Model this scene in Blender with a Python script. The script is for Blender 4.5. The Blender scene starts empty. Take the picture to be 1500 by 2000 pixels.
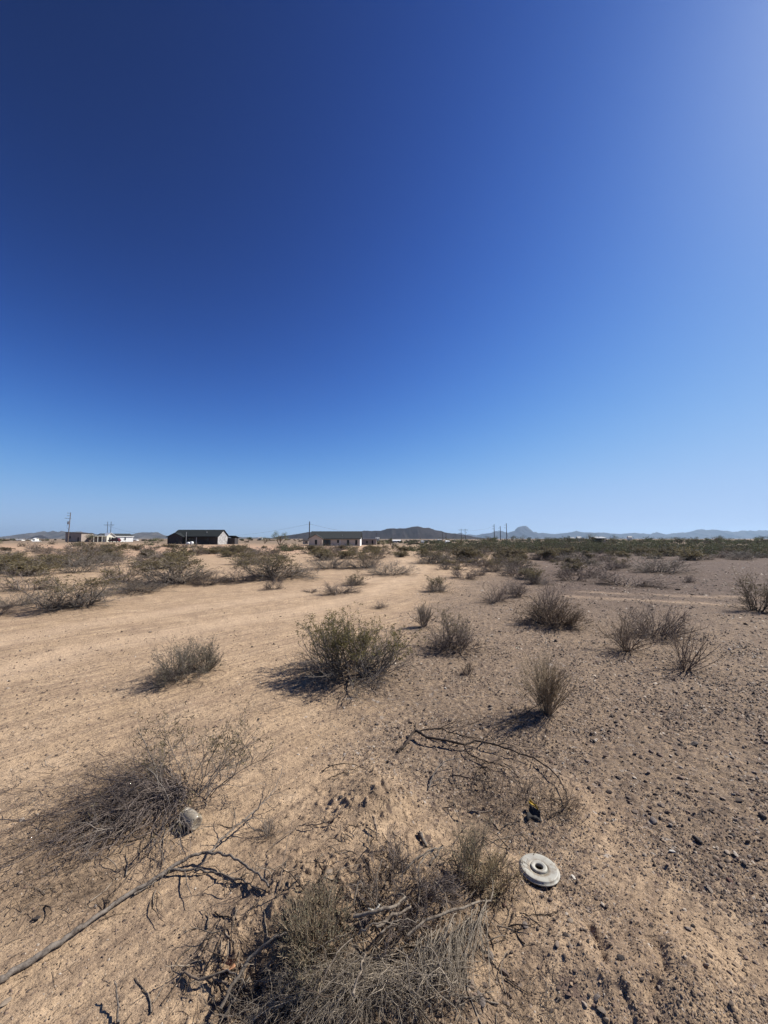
import bpy, math, random
import numpy as np
from mathutils import Vector, Matrix

# ------------------------------------------------------------------ camera, sky, sun, exposure
S = bpy.context.scene
C = S.collection
R = math.radians
FPX = 751.0                      # focal length in pixels of the 1500 x 2000 photograph (ultra wide phone lens)
PITCH = math.atan(52.0 / FPX)    # horizon stands a little below the middle
EYE = 1.65
cam_d = bpy.data.cameras.new('camera')
cam_d.sensor_fit = 'VERTICAL'; cam_d.sensor_height = 24.0; cam_d.sensor_width = 18.0
cam_d.lens = 24.0 * FPX / 2000.0
cam_d.clip_start = 0.05; cam_d.clip_end = 60000
cam = bpy.data.objects.new('camera', cam_d); C.objects.link(cam)
cam.location = (0, 0, EYE); cam.rotation_euler = (math.pi / 2 + PITCH, 0, 0)
S.camera = cam

SUN_AZ, SUN_EL = R(68), R(43)    # azimuth from the view direction (+Y) towards the right (+X)
SUN = Vector((math.sin(SUN_AZ) * math.cos(SUN_EL), math.cos(SUN_AZ) * math.cos(SUN_EL), math.sin(SUN_EL)))
w = bpy.data.worlds.new('World'); S.world = w; w.use_nodes = True
nt = w.node_tree; nt.nodes.clear()
wo = nt.nodes.new('ShaderNodeOutputWorld'); wb = nt.nodes.new('ShaderNodeBackground')
sky = nt.nodes.new('ShaderNodeTexSky'); sky.sky_type = 'NISHITA'; sky.sun_disc = False
sky.sun_elevation = SUN_EL; sky.sun_rotation = SUN_AZ
sky.altitude = 400; sky.air_density = 0.8; sky.dust_density = 0.42; sky.ozone_density = 2.0
EXPOSURE = 0.6
# the phone's contrast curve on the sky, per channel: k * (sky/10)^g with a soft shoulder at m
def wmath(op, a, b=None):
    nd = nt.nodes.new('ShaderNodeMath'); nd.operation = op
    for i, val in enumerate((a, b)):
        if val is None: continue
        if isinstance(val, (int, float)): nd.inputs[i].default_value = val
        else: nt.links.new(val, nd.inputs[i])
    return nd.outputs[0]
sep = nt.nodes.new('ShaderNodeSeparateColor'); cmb = nt.nodes.new('ShaderNodeCombineColor'); nt.links.new(sky.outputs[0], sep.inputs[0])
for ch, (g_, k_, m_) in enumerate(((2.75, 13.0, .43), (2.85, 15.6, .60), (3.35, 28.5, .90))):
    t_ = wmath('MULTIPLY', wmath('POWER', wmath('MULTIPLY', sep.outputs[ch], .1), g_), k_)
    e_ = wmath('DIVIDE', t_, wmath('ADD', 1.0, wmath('DIVIDE', t_, m_)))
    nt.links.new(wmath('MULTIPLY', e_, 10.0 / 2 ** EXPOSURE), cmb.inputs[ch])
wb.inputs['Strength'].default_value = 0.1
nt.links.new(cmb.outputs[0], wb.inputs[0]); nt.links.new(wb.outputs[0], wo.inputs[0])

sun_d = bpy.data.lights.new('sun', 'SUN'); sun_d.energy = 5.0; sun_d.angle = R(0.53); sun_d.color = (1.0, 0.955, 0.875)
sun_o = bpy.data.objects.new('sun', sun_d); C.objects.link(sun_o)
sun_o.rotation_euler = SUN.to_track_quat('Z', 'Y').to_euler(); sun_o.location = (30, 20, 60)
S.view_settings.view_transform = 'Standard'; S.view_settings.look = 'None'
S.view_settings.exposure = EXPOSURE; S.view_settings.gamma = 1.0; S.view_settings.use_curve_mapping = False
S.render.engine = 'CYCLES'
S.cycles.max_bounces = 6; S.cycles.diffuse_bounces = 3; S.cycles.volume_bounces = 0
S.cycles.transparent_max_bounces = 8; S.cycles.sample_clamp_indirect = 3.0; S.cycles.caustics_reflective = False; S.cycles.caustics_refractive = False
S.cycles.use_denoising = True; S.cycles.denoiser = 'OPENIMAGEDENOISE'
S.cycles.denoising_input_passes = 'RGB_ALBEDO_NORMAL'; S.cycles.denoising_prefilter = 'ACCURATE'

# ------------------------------------------------------------------ helpers: noise, terrain, pixels to ground
def hash01(ix, iy, seed):
    n = (ix.astype(np.int64) * 374761393 + iy.astype(np.int64) * 668265263 + seed * 974634777) & 0xffffffff
    n = ((n ^ (n >> 13)) * 1274126177) & 0xffffffff
    n = ((n ^ (n >> 16)) * 2246822519) & 0xffffffff
    return ((n ^ (n >> 15)) & 0xffffff) / float(0xffffff)
def vnoise(x, y, seed=0):
    x0 = np.floor(x); y0 = np.floor(y); fx = x - x0; fy = y - y0
    fx = fx * fx * fx * (fx * (fx * 6 - 15) + 10); fy = fy * fy * fy * (fy * (fy * 6 - 15) + 10)
    a = hash01(x0, y0, seed); b = hash01(x0 + 1, y0, seed); c = hash01(x0, y0 + 1, seed); d = hash01(x0 + 1, y0 + 1, seed)
    return ((a + (b - a) * fx) + ((c + (d - c) * fx) - (a + (b - a) * fx)) * fy) * 2 - 1
def fbm(x, y, seed=0, octaves=4, gain=0.5):
    s = 0; a = 1.0; t = 0
    for k in range(octaves):
        s = s + a * vnoise(x, y, seed + k * 17); t += a; a *= gain
        x, y = 1.7 * x - 1.1 * y + 3.1, 1.1 * x + 1.7 * y - 7.7
    return s / t
def sstep(a, b, x):
    t = np.clip((x - a) / (b - a), 0, 1); return t * t * (3 - 2 * t)

CP, SP = math.cos(PITCH), math.sin(PITCH)
def ray(u, v):
    dx = (u - 750.0) / FPX; dy = (1000.0 - v) / FPX
    return dx, CP - SP * dy, SP + CP * dy
def flat(u, v):
    dx, dy, dz = ray(u, v); t = -EYE / dz; return dx * t, dy * t
# bumps of the dug and drifted soil round the camera: pixel, height, radius (metres)
BUMPS = [(735, 1560, .10, .20), (700, 1600, .07, .30), (650, 1800, .09, .38), (760, 1740, .07, .28), (560, 1790, .06, .22),
         (470, 1935, -.05, .13), (790, 1805, -.06, .12), (430, 1880, .05, .10), (900, 1960, .05, .16), (1120, 1880, .06, .16), (1330, 1930, .07, .2),
         (200, 1560, .05, .5), (330, 1570, .05, .3), (680, 1315, .10, .5), (345, 1315, .07, .4), (1085, 1215, .08, .5), (960, 1690, .03, .12),
         (1000, 1580, .05, .25), (1065, 1388, .03, .25), (890, 1260, .06, .4), (150, 1185, .12, .9), (550, 1127, .2, 1.6), (350, 1137, .2, 1.5)]
BUMPS = [flat(u, v) + (a, r) for u, v, a, r in BUMPS]
GULLY = [[(1150, 1820), (1165, 1850), (1180, 1900)], [(1290, 1870), (1300, 1920), (1270, 1960), (1290, 2020)], [(1220, 1960), (1240, 2010), (1250, 2060)], [(1360, 1880), (1400, 1960), (1410, 2040)]]
GULLY = [[flat(*p) for p in g] for g in GULLY]
def seg_dist(x, y, pl):
    best = np.full(np.shape(x), 1e9)
    for (ax, ay), (bx, by) in zip(pl[:-1], pl[1:]):
        ex, ey = bx - ax, by - ay; t = np.clip(((x - ax) * ex + (y - ay) * ey) / (ex * ex + ey * ey), 0, 1)
        best = np.minimum(best, np.hypot(x - ax - t * ex, y - ay - t * ey))
    return best
def xgrav(y): return np.interp(y, [0, 1.2, 1.9, 2.4, 3.0, 4.5, 6, 9, 12, 16, 25, 60, 120], [.9, .9, .75, .55, -.1, -.55, .0, .9, 1.8, 3.6, 8, 18, 40])
TRACKS = [[(-60, 1262), (160, 1222), (400, 1186), (600, 1160), (700, 1141), (775, 1118), (800, 1102), (786, 1090)],
          [(-60, 1330), (160, 1268), (400, 1226), (610, 1190), (730, 1160), (800, 1128), (822, 1106)]]
RTRACK = [[(1130, 1158), (1300, 1165), (1560, 1172)], [(1110, 1166), (1300, 1178), (1560, 1189)]]
SANDY = [flat(1140, 1560), flat(1190, 1650), flat(1290, 1760), flat(1400, 1830)]
TRACKS = [[flat(*p) for p in g] for g in TRACKS]; RTRACK = [[flat(*p) for p in g] for g in RTRACK]
def masks(x, y):
    r = np.hypot(x, y)
    n1 = fbm(x * .55, y * .55, 5, 4); n2 = fbm(x * 2.3, y * 2.3, 9, 4)
    d = x - xgrav(y)
    sc = np.maximum(.6, .12 * y)
    grav = sstep(-.9, 1.1, d / sc + .8 * n1 + .45 * n2)
    grav = grav * (1 - .8 * np.exp(-(seg_dist(x, y, SANDY) / .24) ** 2)) * (1 - .35 * sstep(2.1, 1.7, y))
    dark = sstep(5.5, 13, y) * sstep(-.4, 1.2, (x - .33 * y) / (1 + .06 * y) + .9 * n1)
    tr = np.zeros_like(r)
    for t in TRACKS: tr = np.maximum(tr, 1 - sstep(.10, .55 + .02 * y, seg_dist(x, y, t) + .15 * n2))
    for t in RTRACK: tr = np.maximum(tr, .9 * (1 - sstep(.05, .35, seg_dist(x, y, t) + .1 * n2)))
    return grav * (1 - .75 * tr), dark * (1 - .7 * tr), tr, n1, n2
def H(x, y, fine=True):
    x = np.asarray(x, float); y = np.asarray(y, float); r = np.hypot(x, y)
    s = sstep(12, 120, r)
    h = -.9 * s + s * .0118 * np.clip(-x - 20, 0, 90) * sstep(0, 60, y)
    f = 1 - sstep(60, 300, r)
    h = h + f * (.07 * fbm(x * .13, y * .13, 21, 3) * sstep(3, 14, r) + .025 * fbm(x * .9, y * .9, 23, 3))
    for bx, by, a, rad in BUMPS:
        h = h + a * np.exp(-((x - bx) ** 2 + (y - by) ** 2) / (rad * rad))
    near = r < 30
    if fine and np.any(near):
        g = np.zeros_like(h) if h.ndim else np.zeros(())
        xn, yn = (x[near], y[near]) if h.ndim else (x, y)
        grav, dark, tr, n1, n2 = masks(xn, yn)
        a = .007 * fbm(xn * 5, yn * 5, 31, 3) + .0045 * fbm(xn * 18, yn * 18, 33, 3) * (.5 + grav)
        cl = np.clip(fbm(xn * 30, yn * 30, 35, 2) - .15, 0, 1)
        cm = np.zeros_like(xn)
        for k in (0, 1, 2, 3, 5): bx, by, aa, rad = BUMPS[k]; cm = np.maximum(cm, np.exp(-((xn - bx) ** 2 + (yn - by) ** 2) / (rad * rad * 1.3)))
        a = a + .035 * cl * (.12 + .5 * grav + cm) + .02 * dark * np.clip(fbm(xn * 6, yn * 6, 51, 4), -.2, 1)
        # wind drag ripples on the sand
        a = a + (1 - grav) * .009 * fbm((xn * .67 + yn * .74) * 1.2, (xn * .74 - yn * .67) * 7, 37, 3)
        a = a + (1 - .6 * grav) * .006 * np.clip(fbm((xn * .67 + yn * .74) * 3.2, (xn * .74 - yn * .67) * 17, 39, 3) + .1, -.3, 1) * (.5 + sstep(-.2, .4, n1))
        for g_ in GULLY:
            dd = seg_dist(xn, yn, g_) + .03 * n2 + .035 * fbm(xn * 9, yn * 9, 41, 3) + .01
            a = a - .016 * (1 - sstep(.0, .03, dd)) * sstep(-.3, .2, fbm(xn * 7, yn * 7, 43, 2)) + .012 * np.exp(-((dd - .06) / .04) ** 2)
        for t in TRACKS: a = a - .018 * (1 - sstep(.05, .3, seg_dist(xn, yn, t) + .12 * n2))
        if h.ndim: g[near] = a
        else: g = a
        h = h + g
    return h
def P(u, v, dz=0.0):
    """point on the terrain seen at a pixel"""
    dx, dy, dz_ = ray(u, v); h = 0.0
    for k in range(14):
        t = (h - EYE) / dz_; h = .5 * h + .5 * float(H(dx * t, dy * t, fine=(t < 12)))
    return Vector((dx * t, dy * t, h + dz))
def Pn(u, v, dz=0.0):
    """the same for arrays of pixels"""
    dx, dy, dz_ = ray(np.asarray(u, float), np.asarray(v, float)); h = np.zeros_like(dx)
    for k in range(10): t = (h - EYE) / dz_; h = .5 * h + .5 * H(dx * t, dy * t)
    return np.stack([dx * t, dy * t, h + dz], -1)
def G(x, y, dz=0.0): return Vector((x, y, float(H(x, y)) + dz))
def depth(p): return p[1] * CP + (p[2] - EYE) * SP

# ------------------------------------------------------------------ helpers: meshes, objects
def mesh_np(name, verts, faces, smooth=False, mats=(), midx=None):
    """faces: list of int arrays (n, k)"""
    me = bpy.data.meshes.new(name)
    verts = np.asarray(verts, np.float32).reshape(-1, 3)
    me.vertices.add(len(verts)); me.vertices.foreach_set('co', verts.ravel())
    faces = [np.asarray(f, np.int32) for f in faces if len(f)]
    tot = sum(f.size for f in faces); nf = sum(len(f) for f in faces)
    me.loops.add(tot); me.polygons.add(nf)
    me.loops.foreach_set('vertex_index', np.concatenate([f.ravel() for f in faces]))
    st = np.concatenate([np.full(len(f), f.shape[1]) for f in faces]); st = np.concatenate([[0], np.cumsum(st)[:-1]])
    me.polygons.foreach_set('loop_start', st.astype(np.int32))
    if smooth: me.polygons.foreach_set('use_smooth', np.ones(nf, bool))
    for m in mats: me.materials.append(m)
    if midx is not None: me.polygons.foreach_set('material_index', np.concatenate([np.full(len(f), i) for f, i in zip(faces, midx)]).astype(np.int32))
    me.update(calc_edges=True); me.validate()
    return me
def link(name, data, parent=None, loc=None):
    o = bpy.data.objects.new(name, data); C.objects.link(o)
    if parent: o.parent = parent
    if loc is not None: o.location = loc
    return o
def tag(o, label=None, cat=None, group=None, kind=None):
    if label: o['label'] = label
    if cat: o['category'] = cat
    if group: o['group'] = group
    if kind: o['kind'] = kind
    return o
def thing(name, loc, label, cat, group=None, rotz=0):
    o = bpy.data.objects.new(name, None); o.empty_display_size = .1; C.objects.link(o)
    o.location = loc; o.rotation_euler = (0, 0, rotz)
    return tag(o, label, cat, group)
class MB:
    """collects solids for ONE mesh"""
    def __init__(s): s.v = []; s.f = []
    def add(s, vs, fs):
        b = len(s.v); s.v += [tuple(p) for p in vs]; s.f += [tuple(i + b for i in f) for f in fs]; return s
    def box(s, x0, x1, y0, y1, z0, z1):
        return s.add([(x0, y0, z0), (x1, y0, z0), (x1, y1, z0), (x0, y1, z0), (x0, y0, z1), (x1, y0, z1), (x1, y1, z1), (x0, y1, z1)],
                     [(0, 3, 2, 1), (4, 5, 6, 7), (0, 1, 5, 4), (1, 2, 6, 5), (2, 3, 7, 6), (3, 0, 4, 7)])
    def prism(s, prof, axis, a, b):
        """closed profile extruded along an axis; prof pairs are the two other axes"""
        n = len(prof); vs = []
        for t in (a, b):
            for p in prof: vs.append((t, p[0], p[1]) if axis == 'x' else (p[0], t, p[1]) if axis == 'y' else (p[0], p[1], t))
        return s.add(vs, [tuple(range(n))[::-1], tuple(range(n, 2 * n))] + [(i, (i + 1) % n, n + (i + 1) % n, n + i) for i in range(n)])
    def tube(s, p, q, r0, r1=None, n=8):
        p, q = Vector(p), Vector(q); r1 = r0 if r1 is None else r1
        t = (q - p).normalized(); a = t.cross(Vector((.31, .17, .93)) if abs(t.z) < .9 else Vector((1, .1, 0))).normalized(); b = t.cross(a)
        vs = [c + (a * math.cos(6.2832 * i / n) + b * math.sin(6.2832 * i / n)) * r for c, r in ((p, r0), (q, r1)) for i in range(n)]
        return s.add(vs, [tuple(range(n)), tuple(range(n, 2 * n))[::-1]] + [(i, n + i, n + (i + 1) % n, (i + 1) % n) for i in range(n)])
    def lathe(s, prof, n=32, close=False):
        vs = [(r * math.cos(6.283185 * i / n), r * math.sin(6.283185 * i / n), z) for r, z in prof for i in range(n)]
        m = len(prof); fs = [(k * n + i, k * n + (i + 1) % n, (k + 1) * n + (i + 1) % n, (k + 1) * n + i) for k in range(m - 1) for i in range(n)]
        if close: fs += [((m - 1) * n + i, (m - 1) * n + (i + 1) % n, (i + 1) % n, i) for i in range(n)]
        return s.add(vs, fs)
    def build(s, name, m, parent=None, smooth=False, loc=None):
        me = bpy.data.meshes.new(name); me.from_pydata(s.v, [], s.f); me.materials.append(m)
        import bmesh
        bm = bmesh.new(); bm.from_mesh(me); bmesh.ops.recalc_face_normals(bm, faces=bm.faces); bm.to_mesh(me); bm.free()
        if smooth:
            me.polygons.foreach_set('use_smooth', np.ones(len(me.polygons), bool))
        return link(name, me, parent, loc)

# ------------------------------------------------------------------ helpers: materials
class NT:
    def __init__(s, name):
        s.m = bpy.data.materials.new(name); s.m.use_nodes = True; s.t = s.m.node_tree
        s.b = s.t.nodes['Principled BSDF']; s.out = s.t.nodes['Material Output']
        s.b.inputs['Specular IOR Level'].default_value = .2
    def n(s, kind, **kw):
        nd = s.t.nodes.new('ShaderNode' + kind)
        for k, val in kw.items():
            if k.startswith('_'): setattr(nd, k[1:], val)
            else: nd.inputs[k].default_value = val
        return nd
    def l(s, a, b): s.t.links.new(a, b)
    def noise(s, co, scale, detail=4, rough=.55):
        nd = s.n('TexNoise', Scale=scale, Detail=detail, Roughness=rough); s.l(co, nd.inputs['Vector']); return nd.outputs['Fac']
    def ramp(s, fac, stops, interp='LINEAR'):
        nd = s.n('ValToRGB'); e = nd.color_ramp.elements; nd.color_ramp.interpolation = interp
        while len(e) < len(stops): e.new(.5)
        for el, (p, c) in zip(e, stops): el.position = p; el.color = (*c, 1) if len(c) == 3 else c
        s.l(fac, nd.inputs[0]); return nd.outputs[0]
    def mix(s, f, a, b, mode='MIX'):
        nd = s.n('Mix', _data_type='RGBA', _blend_type=mode); nd.clamp_factor = True
        for sock, val in ((nd.inputs[0], f), (nd.inputs[6], a), (nd.inputs[7], b)):
            if hasattr(val, 'links') or isinstance(val, bpy.types.NodeSocket): s.l(val, sock)
            elif isinstance(val, (int, float)): sock.default_value = val
            else: sock.default_value = (*val, 1)
        return nd.outputs[2]
    def math(s, op, a, b=None, clamp=False):
        nd = s.n('Math', _operation=op); nd.use_clamp = clamp
        for sock, val in ((nd.inputs[0], a), (nd.inputs[1], b)):
            if val is None: continue
            if isinstance(val, bpy.types.NodeSocket): s.l(val, sock)
            else: sock.default_value = val
        return nd.outputs[0]
    def mapr(s, v, a, b, c=0., d=1.):
        nd = s.n('MapRange'); nd.inputs[1].default_value = a; nd.inputs[2].default_value = b; nd.inputs[3].default_value = c; nd.inputs[4].default_value = d
        s.l(v, nd.inputs[0]); return nd.outputs[0]
def plain(name, col, rough=.8, var=.25, scale=8., metal=0., spec=.2, bump=0.):
    """one colour with an uneven, weathered tone"""
    t = NT(name); co = t.n('TexCoord').outputs['Object']
    f = t.noise(co, scale, 5)
    c = t.ramp(f, [(.25, tuple(max(0, x * (1 - var)) for x in col)), (.75, tuple(min(1, x * (1 + var)) for x in col))])
    t.l(c, t.b.inputs['Base Color']); t.b.inputs['Roughness'].default_value = rough; t.b.inputs['Metallic'].default_value = metal
    t.b.inputs['Specular IOR Level'].default_value = spec
    if bump:
        b = t.n('Bump', Strength=.6, Distance=bump); t.l(t.noise(co, scale * 6, 4), b.inputs['Height']); t.l(b.outputs[0], t.b.inputs['Normal'])
    return t.m
def twigmat(name, dark, light, scale=25.):
    t = NT(name); co = t.n('TexCoord').outputs['Object']; g = t.n('NewGeometry'); oi = t.n('ObjectInfo')
    f = t.math('ADD', t.math('MULTIPLY', g.outputs['Random Per Island'], .75), t.math('MULTIPLY', t.noise(co, scale, 3), .35))
    c = t.ramp(f, [(.1, dark), (.9, light)])
    c = t.mix(1., c, t.ramp(oi.outputs['Random'], [(0, (.8, .8, .8)), (1, (1.15, 1.12, 1.08))]), 'MULTIPLY')
    t.l(c, t.b.inputs['Base Color']); t.b.inputs['Roughness'].default_value = .85
    return t.m
def leafmat(name, dark, light, trans=.35):
    t = NT(name); g = t.n('NewGeometry'); oi = t.n('ObjectInfo')
    c = t.ramp(g.outputs['Random Per Island'], [(0., dark), (1., light)])
    c = t.mix(1., c, t.ramp(oi.outputs['Random'], [(0, (.82, .8, .82)), (1, (1.15, 1.15, 1.0))]), 'MULTIPLY')
    t.l(c, t.b.inputs['Base Color']); t.b.inputs['Roughness'].default_value = .7
    tr = t.n('BsdfTranslucent'); t.l(c, tr.inputs[0]); mx = t.n('MixShader', Fac=trans)
    t.l(t.b.outputs[0], mx.inputs[1]); t.l(tr.outputs[0], mx.inputs[2]); t.l(mx.outputs[0], t.out.inputs['Surface'])
    return t.m

# ------------------------------------------------------------------ ground: one sheet to the horizon
def ground_material():
    t = NT('desert_soil'); co = t.n('TexCoord').outputs['Object']
    A = lambda n: t.n('Attribute', _attribute_name=n).outputs['Fac']
    grav, dark, track, litter, pink = A('gravel'), A('dark'), A('track'), A('litter'), A('pink')
    n_big = t.noise(co, .35, 5); n_mid = t.noise(co, 2.2, 6, .6); n_fine = t.noise(co, 23, 6, .65); n_grit = t.noise(co, 140, 4, .7)
    # wind-dragged streaks, all along one direction
    mp = t.n('Mapping'); mp.vector_type = 'TEXTURE'; mp.inputs['Rotation'].default_value = (0, 0, R(47)); mp.inputs['Scale'].default_value = (2.2, .2, 1); t.l(co, mp.inputs[0])
    streak = t.noise(mp.outputs[0], 1.6, 10, .78)
    sand = t.ramp(n_mid, [(.3, (0.407, 0.286, 0.178)), (.55, (0.509, 0.363, 0.23)), (.75, (0.589, 0.432, 0.282))])
    sand = t.mix(t.math('MULTIPLY', t.mapr(streak, .46, .6), .85), sand, (0.275, 0.193, 0.13))
    mp2 = t.n('Mapping'); mp2.vector_type = 'TEXTURE'; mp2.inputs['Rotation'].default_value = (0, 0, R(47)); mp2.inputs['Scale'].default_value = (.3, .06, 1); t.l(co, mp2.inputs[0])
    dash = t.noise(mp2.outputs[0], 1.5, 6, .7); sand = t.mix(t.math('MULTIPLY', t.mapr(dash, .55, .66), .75), sand, (.2, .145, .1)); sand = t.mix(t.math('MULTIPLY', t.mapr(dash, .42, .32), .4), sand, (.55, .42, .3))  # dark dashes paint the scraped sand's small elongated shadows into its colour
    n_pat = t.noise(co, .9, 6, .7); sand = t.mix(t.math('MULTIPLY', t.mapr(n_pat, .52, .68), .45), sand, (.27, .185, .13))
    sand = t.mix(t.math('MULTIPLY', t.mapr(n_fine, .5, .66), .7), sand, (0.227, 0.159, 0.108))
    sand = t.mix(t.math('MULTIPLY', t.mapr(n_grit, .54, .64), .65), sand, (0.165, 0.116, 0.0821))
    sand = t.mix(t.math('MULTIPLY', t.mapr(n_grit, .42, .3), .4), sand, (0.579, 0.435, 0.31))
    sand = t.mix(t.math('MULTIPLY', pink, .6), sand, (0.444, 0.28, 0.193))
    sand = t.mix(t.math('MULTIPLY', track, .5), sand, (0.511, 0.372, 0.251))
    # gravel: cells of several sizes, some of them stones, the others soil
    col = sand
    for scale, thr in ((14., .16), (36., .5), (90., .72)):
        wv = t.n('TexVoronoi', Scale=scale, Randomness=1.); wv.feature = 'F1'
        dn = t.n('TexNoise', Scale=scale * .8, Detail=2.); t.l(co, dn.inputs[0])
        mv = t.mix(.06 if scale < 20 else .03, co, dn.outputs['Color'], 'LINEAR_LIGHT'); t.l(mv, wv.inputs['Vector'])
        rnd = t.n('SeparateColor'); t.l(wv.outputs['Color'], rnd.inputs[0])
        stone = t.ramp(rnd.outputs[0], [(0., (0.0809, 0.0578, 0.0486)), (.35, (0.156, 0.11, 0.0833)), (.65, (0.231, 0.162, 0.121)), (.85, (0.347, 0.272, 0.214)), (1., (0.554, 0.486, 0.416))])
        pick = t.math('LESS_THAN', rnd.outputs[1], t.math('MULTIPLY', grav, thr))
        inside = t.mapr(wv.outputs['Distance'], .48, .40)
        col = t.mix(t.math('MULTIPLY', pick, inside), col, stone)
    col = t.mix(t.math('MULTIPLY', grav, t.mapr(n_fine, .3, .62, .15, .75)), col, (.125, .095, .072))
    n_d = t.noise(co, 1.1, 5)
    varn = t.mix(t.mapr(n_d, .35, .65), (0.0884, 0.0598, 0.049), (0.136, 0.0952, 0.0762))
    n_rub = t.noise(co, 5.5, 6, .75)
    varn = t.mix(t.mapr(n_rub, .56, .44), varn, (.15, .112, .09))
    varn = t.mix(t.math('MULTIPLY', t.mapr(n_rub, .53, .6), .8), varn, (.04, .03, .027))
    varn = t.mix(t.math('MULTIPLY', t.mapr(n_fine, .45, .6), .6), varn, (0.0476, 0.034, 0.0306))
    col = t.mix(t.math('MULTIPLY', dark, .85), col, varn)
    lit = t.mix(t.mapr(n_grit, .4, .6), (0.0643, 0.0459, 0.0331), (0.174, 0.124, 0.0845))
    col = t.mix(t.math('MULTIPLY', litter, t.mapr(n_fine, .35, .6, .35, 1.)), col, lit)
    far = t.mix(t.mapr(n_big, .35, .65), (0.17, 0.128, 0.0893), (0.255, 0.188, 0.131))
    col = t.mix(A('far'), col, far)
    t.l(col, t.b.inputs['Base Color']); t.b.inputs['Roughness'].default_value = .95; t.b.inputs['Specular IOR Level'].default_value = .1
    b1 = t.n('Bump', Strength=.8, Distance=.03); t.l(n_fine, b1.inputs['Height'])
    b2 = t.n('Bump', Strength=.7, Distance=.006); t.l(n_grit, b2.inputs['Height']); t.l(b1.outputs[0], b2.inputs['Normal'])
    b3 = t.n('Bump', Strength=.6, Distance=.05); t.l(n_mid, b3.inputs['Height']); t.l(b2.outputs[0], b3.inputs['Normal'])
    b4 = t.n('Bump', Strength=.8, Distance=.02); t.l(dash, b4.inputs['Height']); t.l(b3.outputs[0], b4.inputs['Normal']); t.l(b4.outputs[0], t.b.inputs['Normal'])
    return t.m
LITTER = []   # (x, y, radius, strength) filled by the plants before the ground is built
def build_ground():
    vs = np.concatenate([np.linspace(2700, 2010, 40), np.linspace(2006, 1130, 330), np.linspace(1128, 1062, 40)])
    dep = np.arctan((vs - 1000) / FPX) - PITCH
    rr = EYE / np.tan(dep); rr = rr[rr < 150]
    rr = np.concatenate([[.05, .25, .45], rr[rr > .55], np.geomspace(rr[-1] * 1.06, 20000, 40)])
    th_f = np.linspace(R(-56), R(60), 640); th_b = np.linspace(R(60), R(300), 70)[1:-1]
    th = np.concatenate([th_f, th_b])       # closed ring, clockwise from the view direction
    RR, TH = np.meshgrid(rr, th, indexing='ij'); X = RR * np.sin(TH); Y = RR * np.cos(TH)
    x, y = X.ravel(), Y.ravel(); z = H(x, y)
    nr, na = X.shape; i = np.arange(nr - 1)[:, None] * na; j = np.arange(na)[None, :]; j2 = (j + 1) % na
    q = np.stack([i + j, i + j2, i + na + j2, i + na + j], -1).reshape(-1, 4)[:, ::-1]
    fan = np.stack([np.full(na, nr * na), np.arange(na), (np.arange(na) + 1) % na], -1)[:, ::-1]
    v = np.concatenate([np.stack([x, y, z], -1), [[0, 0, float(H(0., 0.))]]])
    me = mesh_np('ground', v, [q, fan], smooth=True, mats=[ground_material()])
    grav, dark, tr, n1, n2 = masks(v[:, 0], v[:, 1])
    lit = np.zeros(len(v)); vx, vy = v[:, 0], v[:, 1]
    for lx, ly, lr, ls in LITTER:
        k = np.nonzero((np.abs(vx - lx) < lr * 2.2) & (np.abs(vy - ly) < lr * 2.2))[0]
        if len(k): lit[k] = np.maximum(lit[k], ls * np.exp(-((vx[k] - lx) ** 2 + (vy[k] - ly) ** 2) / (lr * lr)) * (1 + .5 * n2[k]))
    rad = np.hypot(vx, vy)
    pink = sstep(30, 60, rad) * (1 - sstep(120, 200, rad)) * sstep(-.3, .4, n1 + .2) * sstep(10, -20, vx)
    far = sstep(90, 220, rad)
    for nm, a in (('gravel', grav), ('dark', dark * (1 - far)), ('track', tr), ('litter', np.clip(lit, 0, 1)), ('pink', pink), ('far', far)):
        at = me.attributes.new(nm, 'FLOAT', 'POINT'); at.data.foreach_set('value', a.astype(np.float32))
    o = link('ground', me); tag(o, kind='structure'); return o

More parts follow.
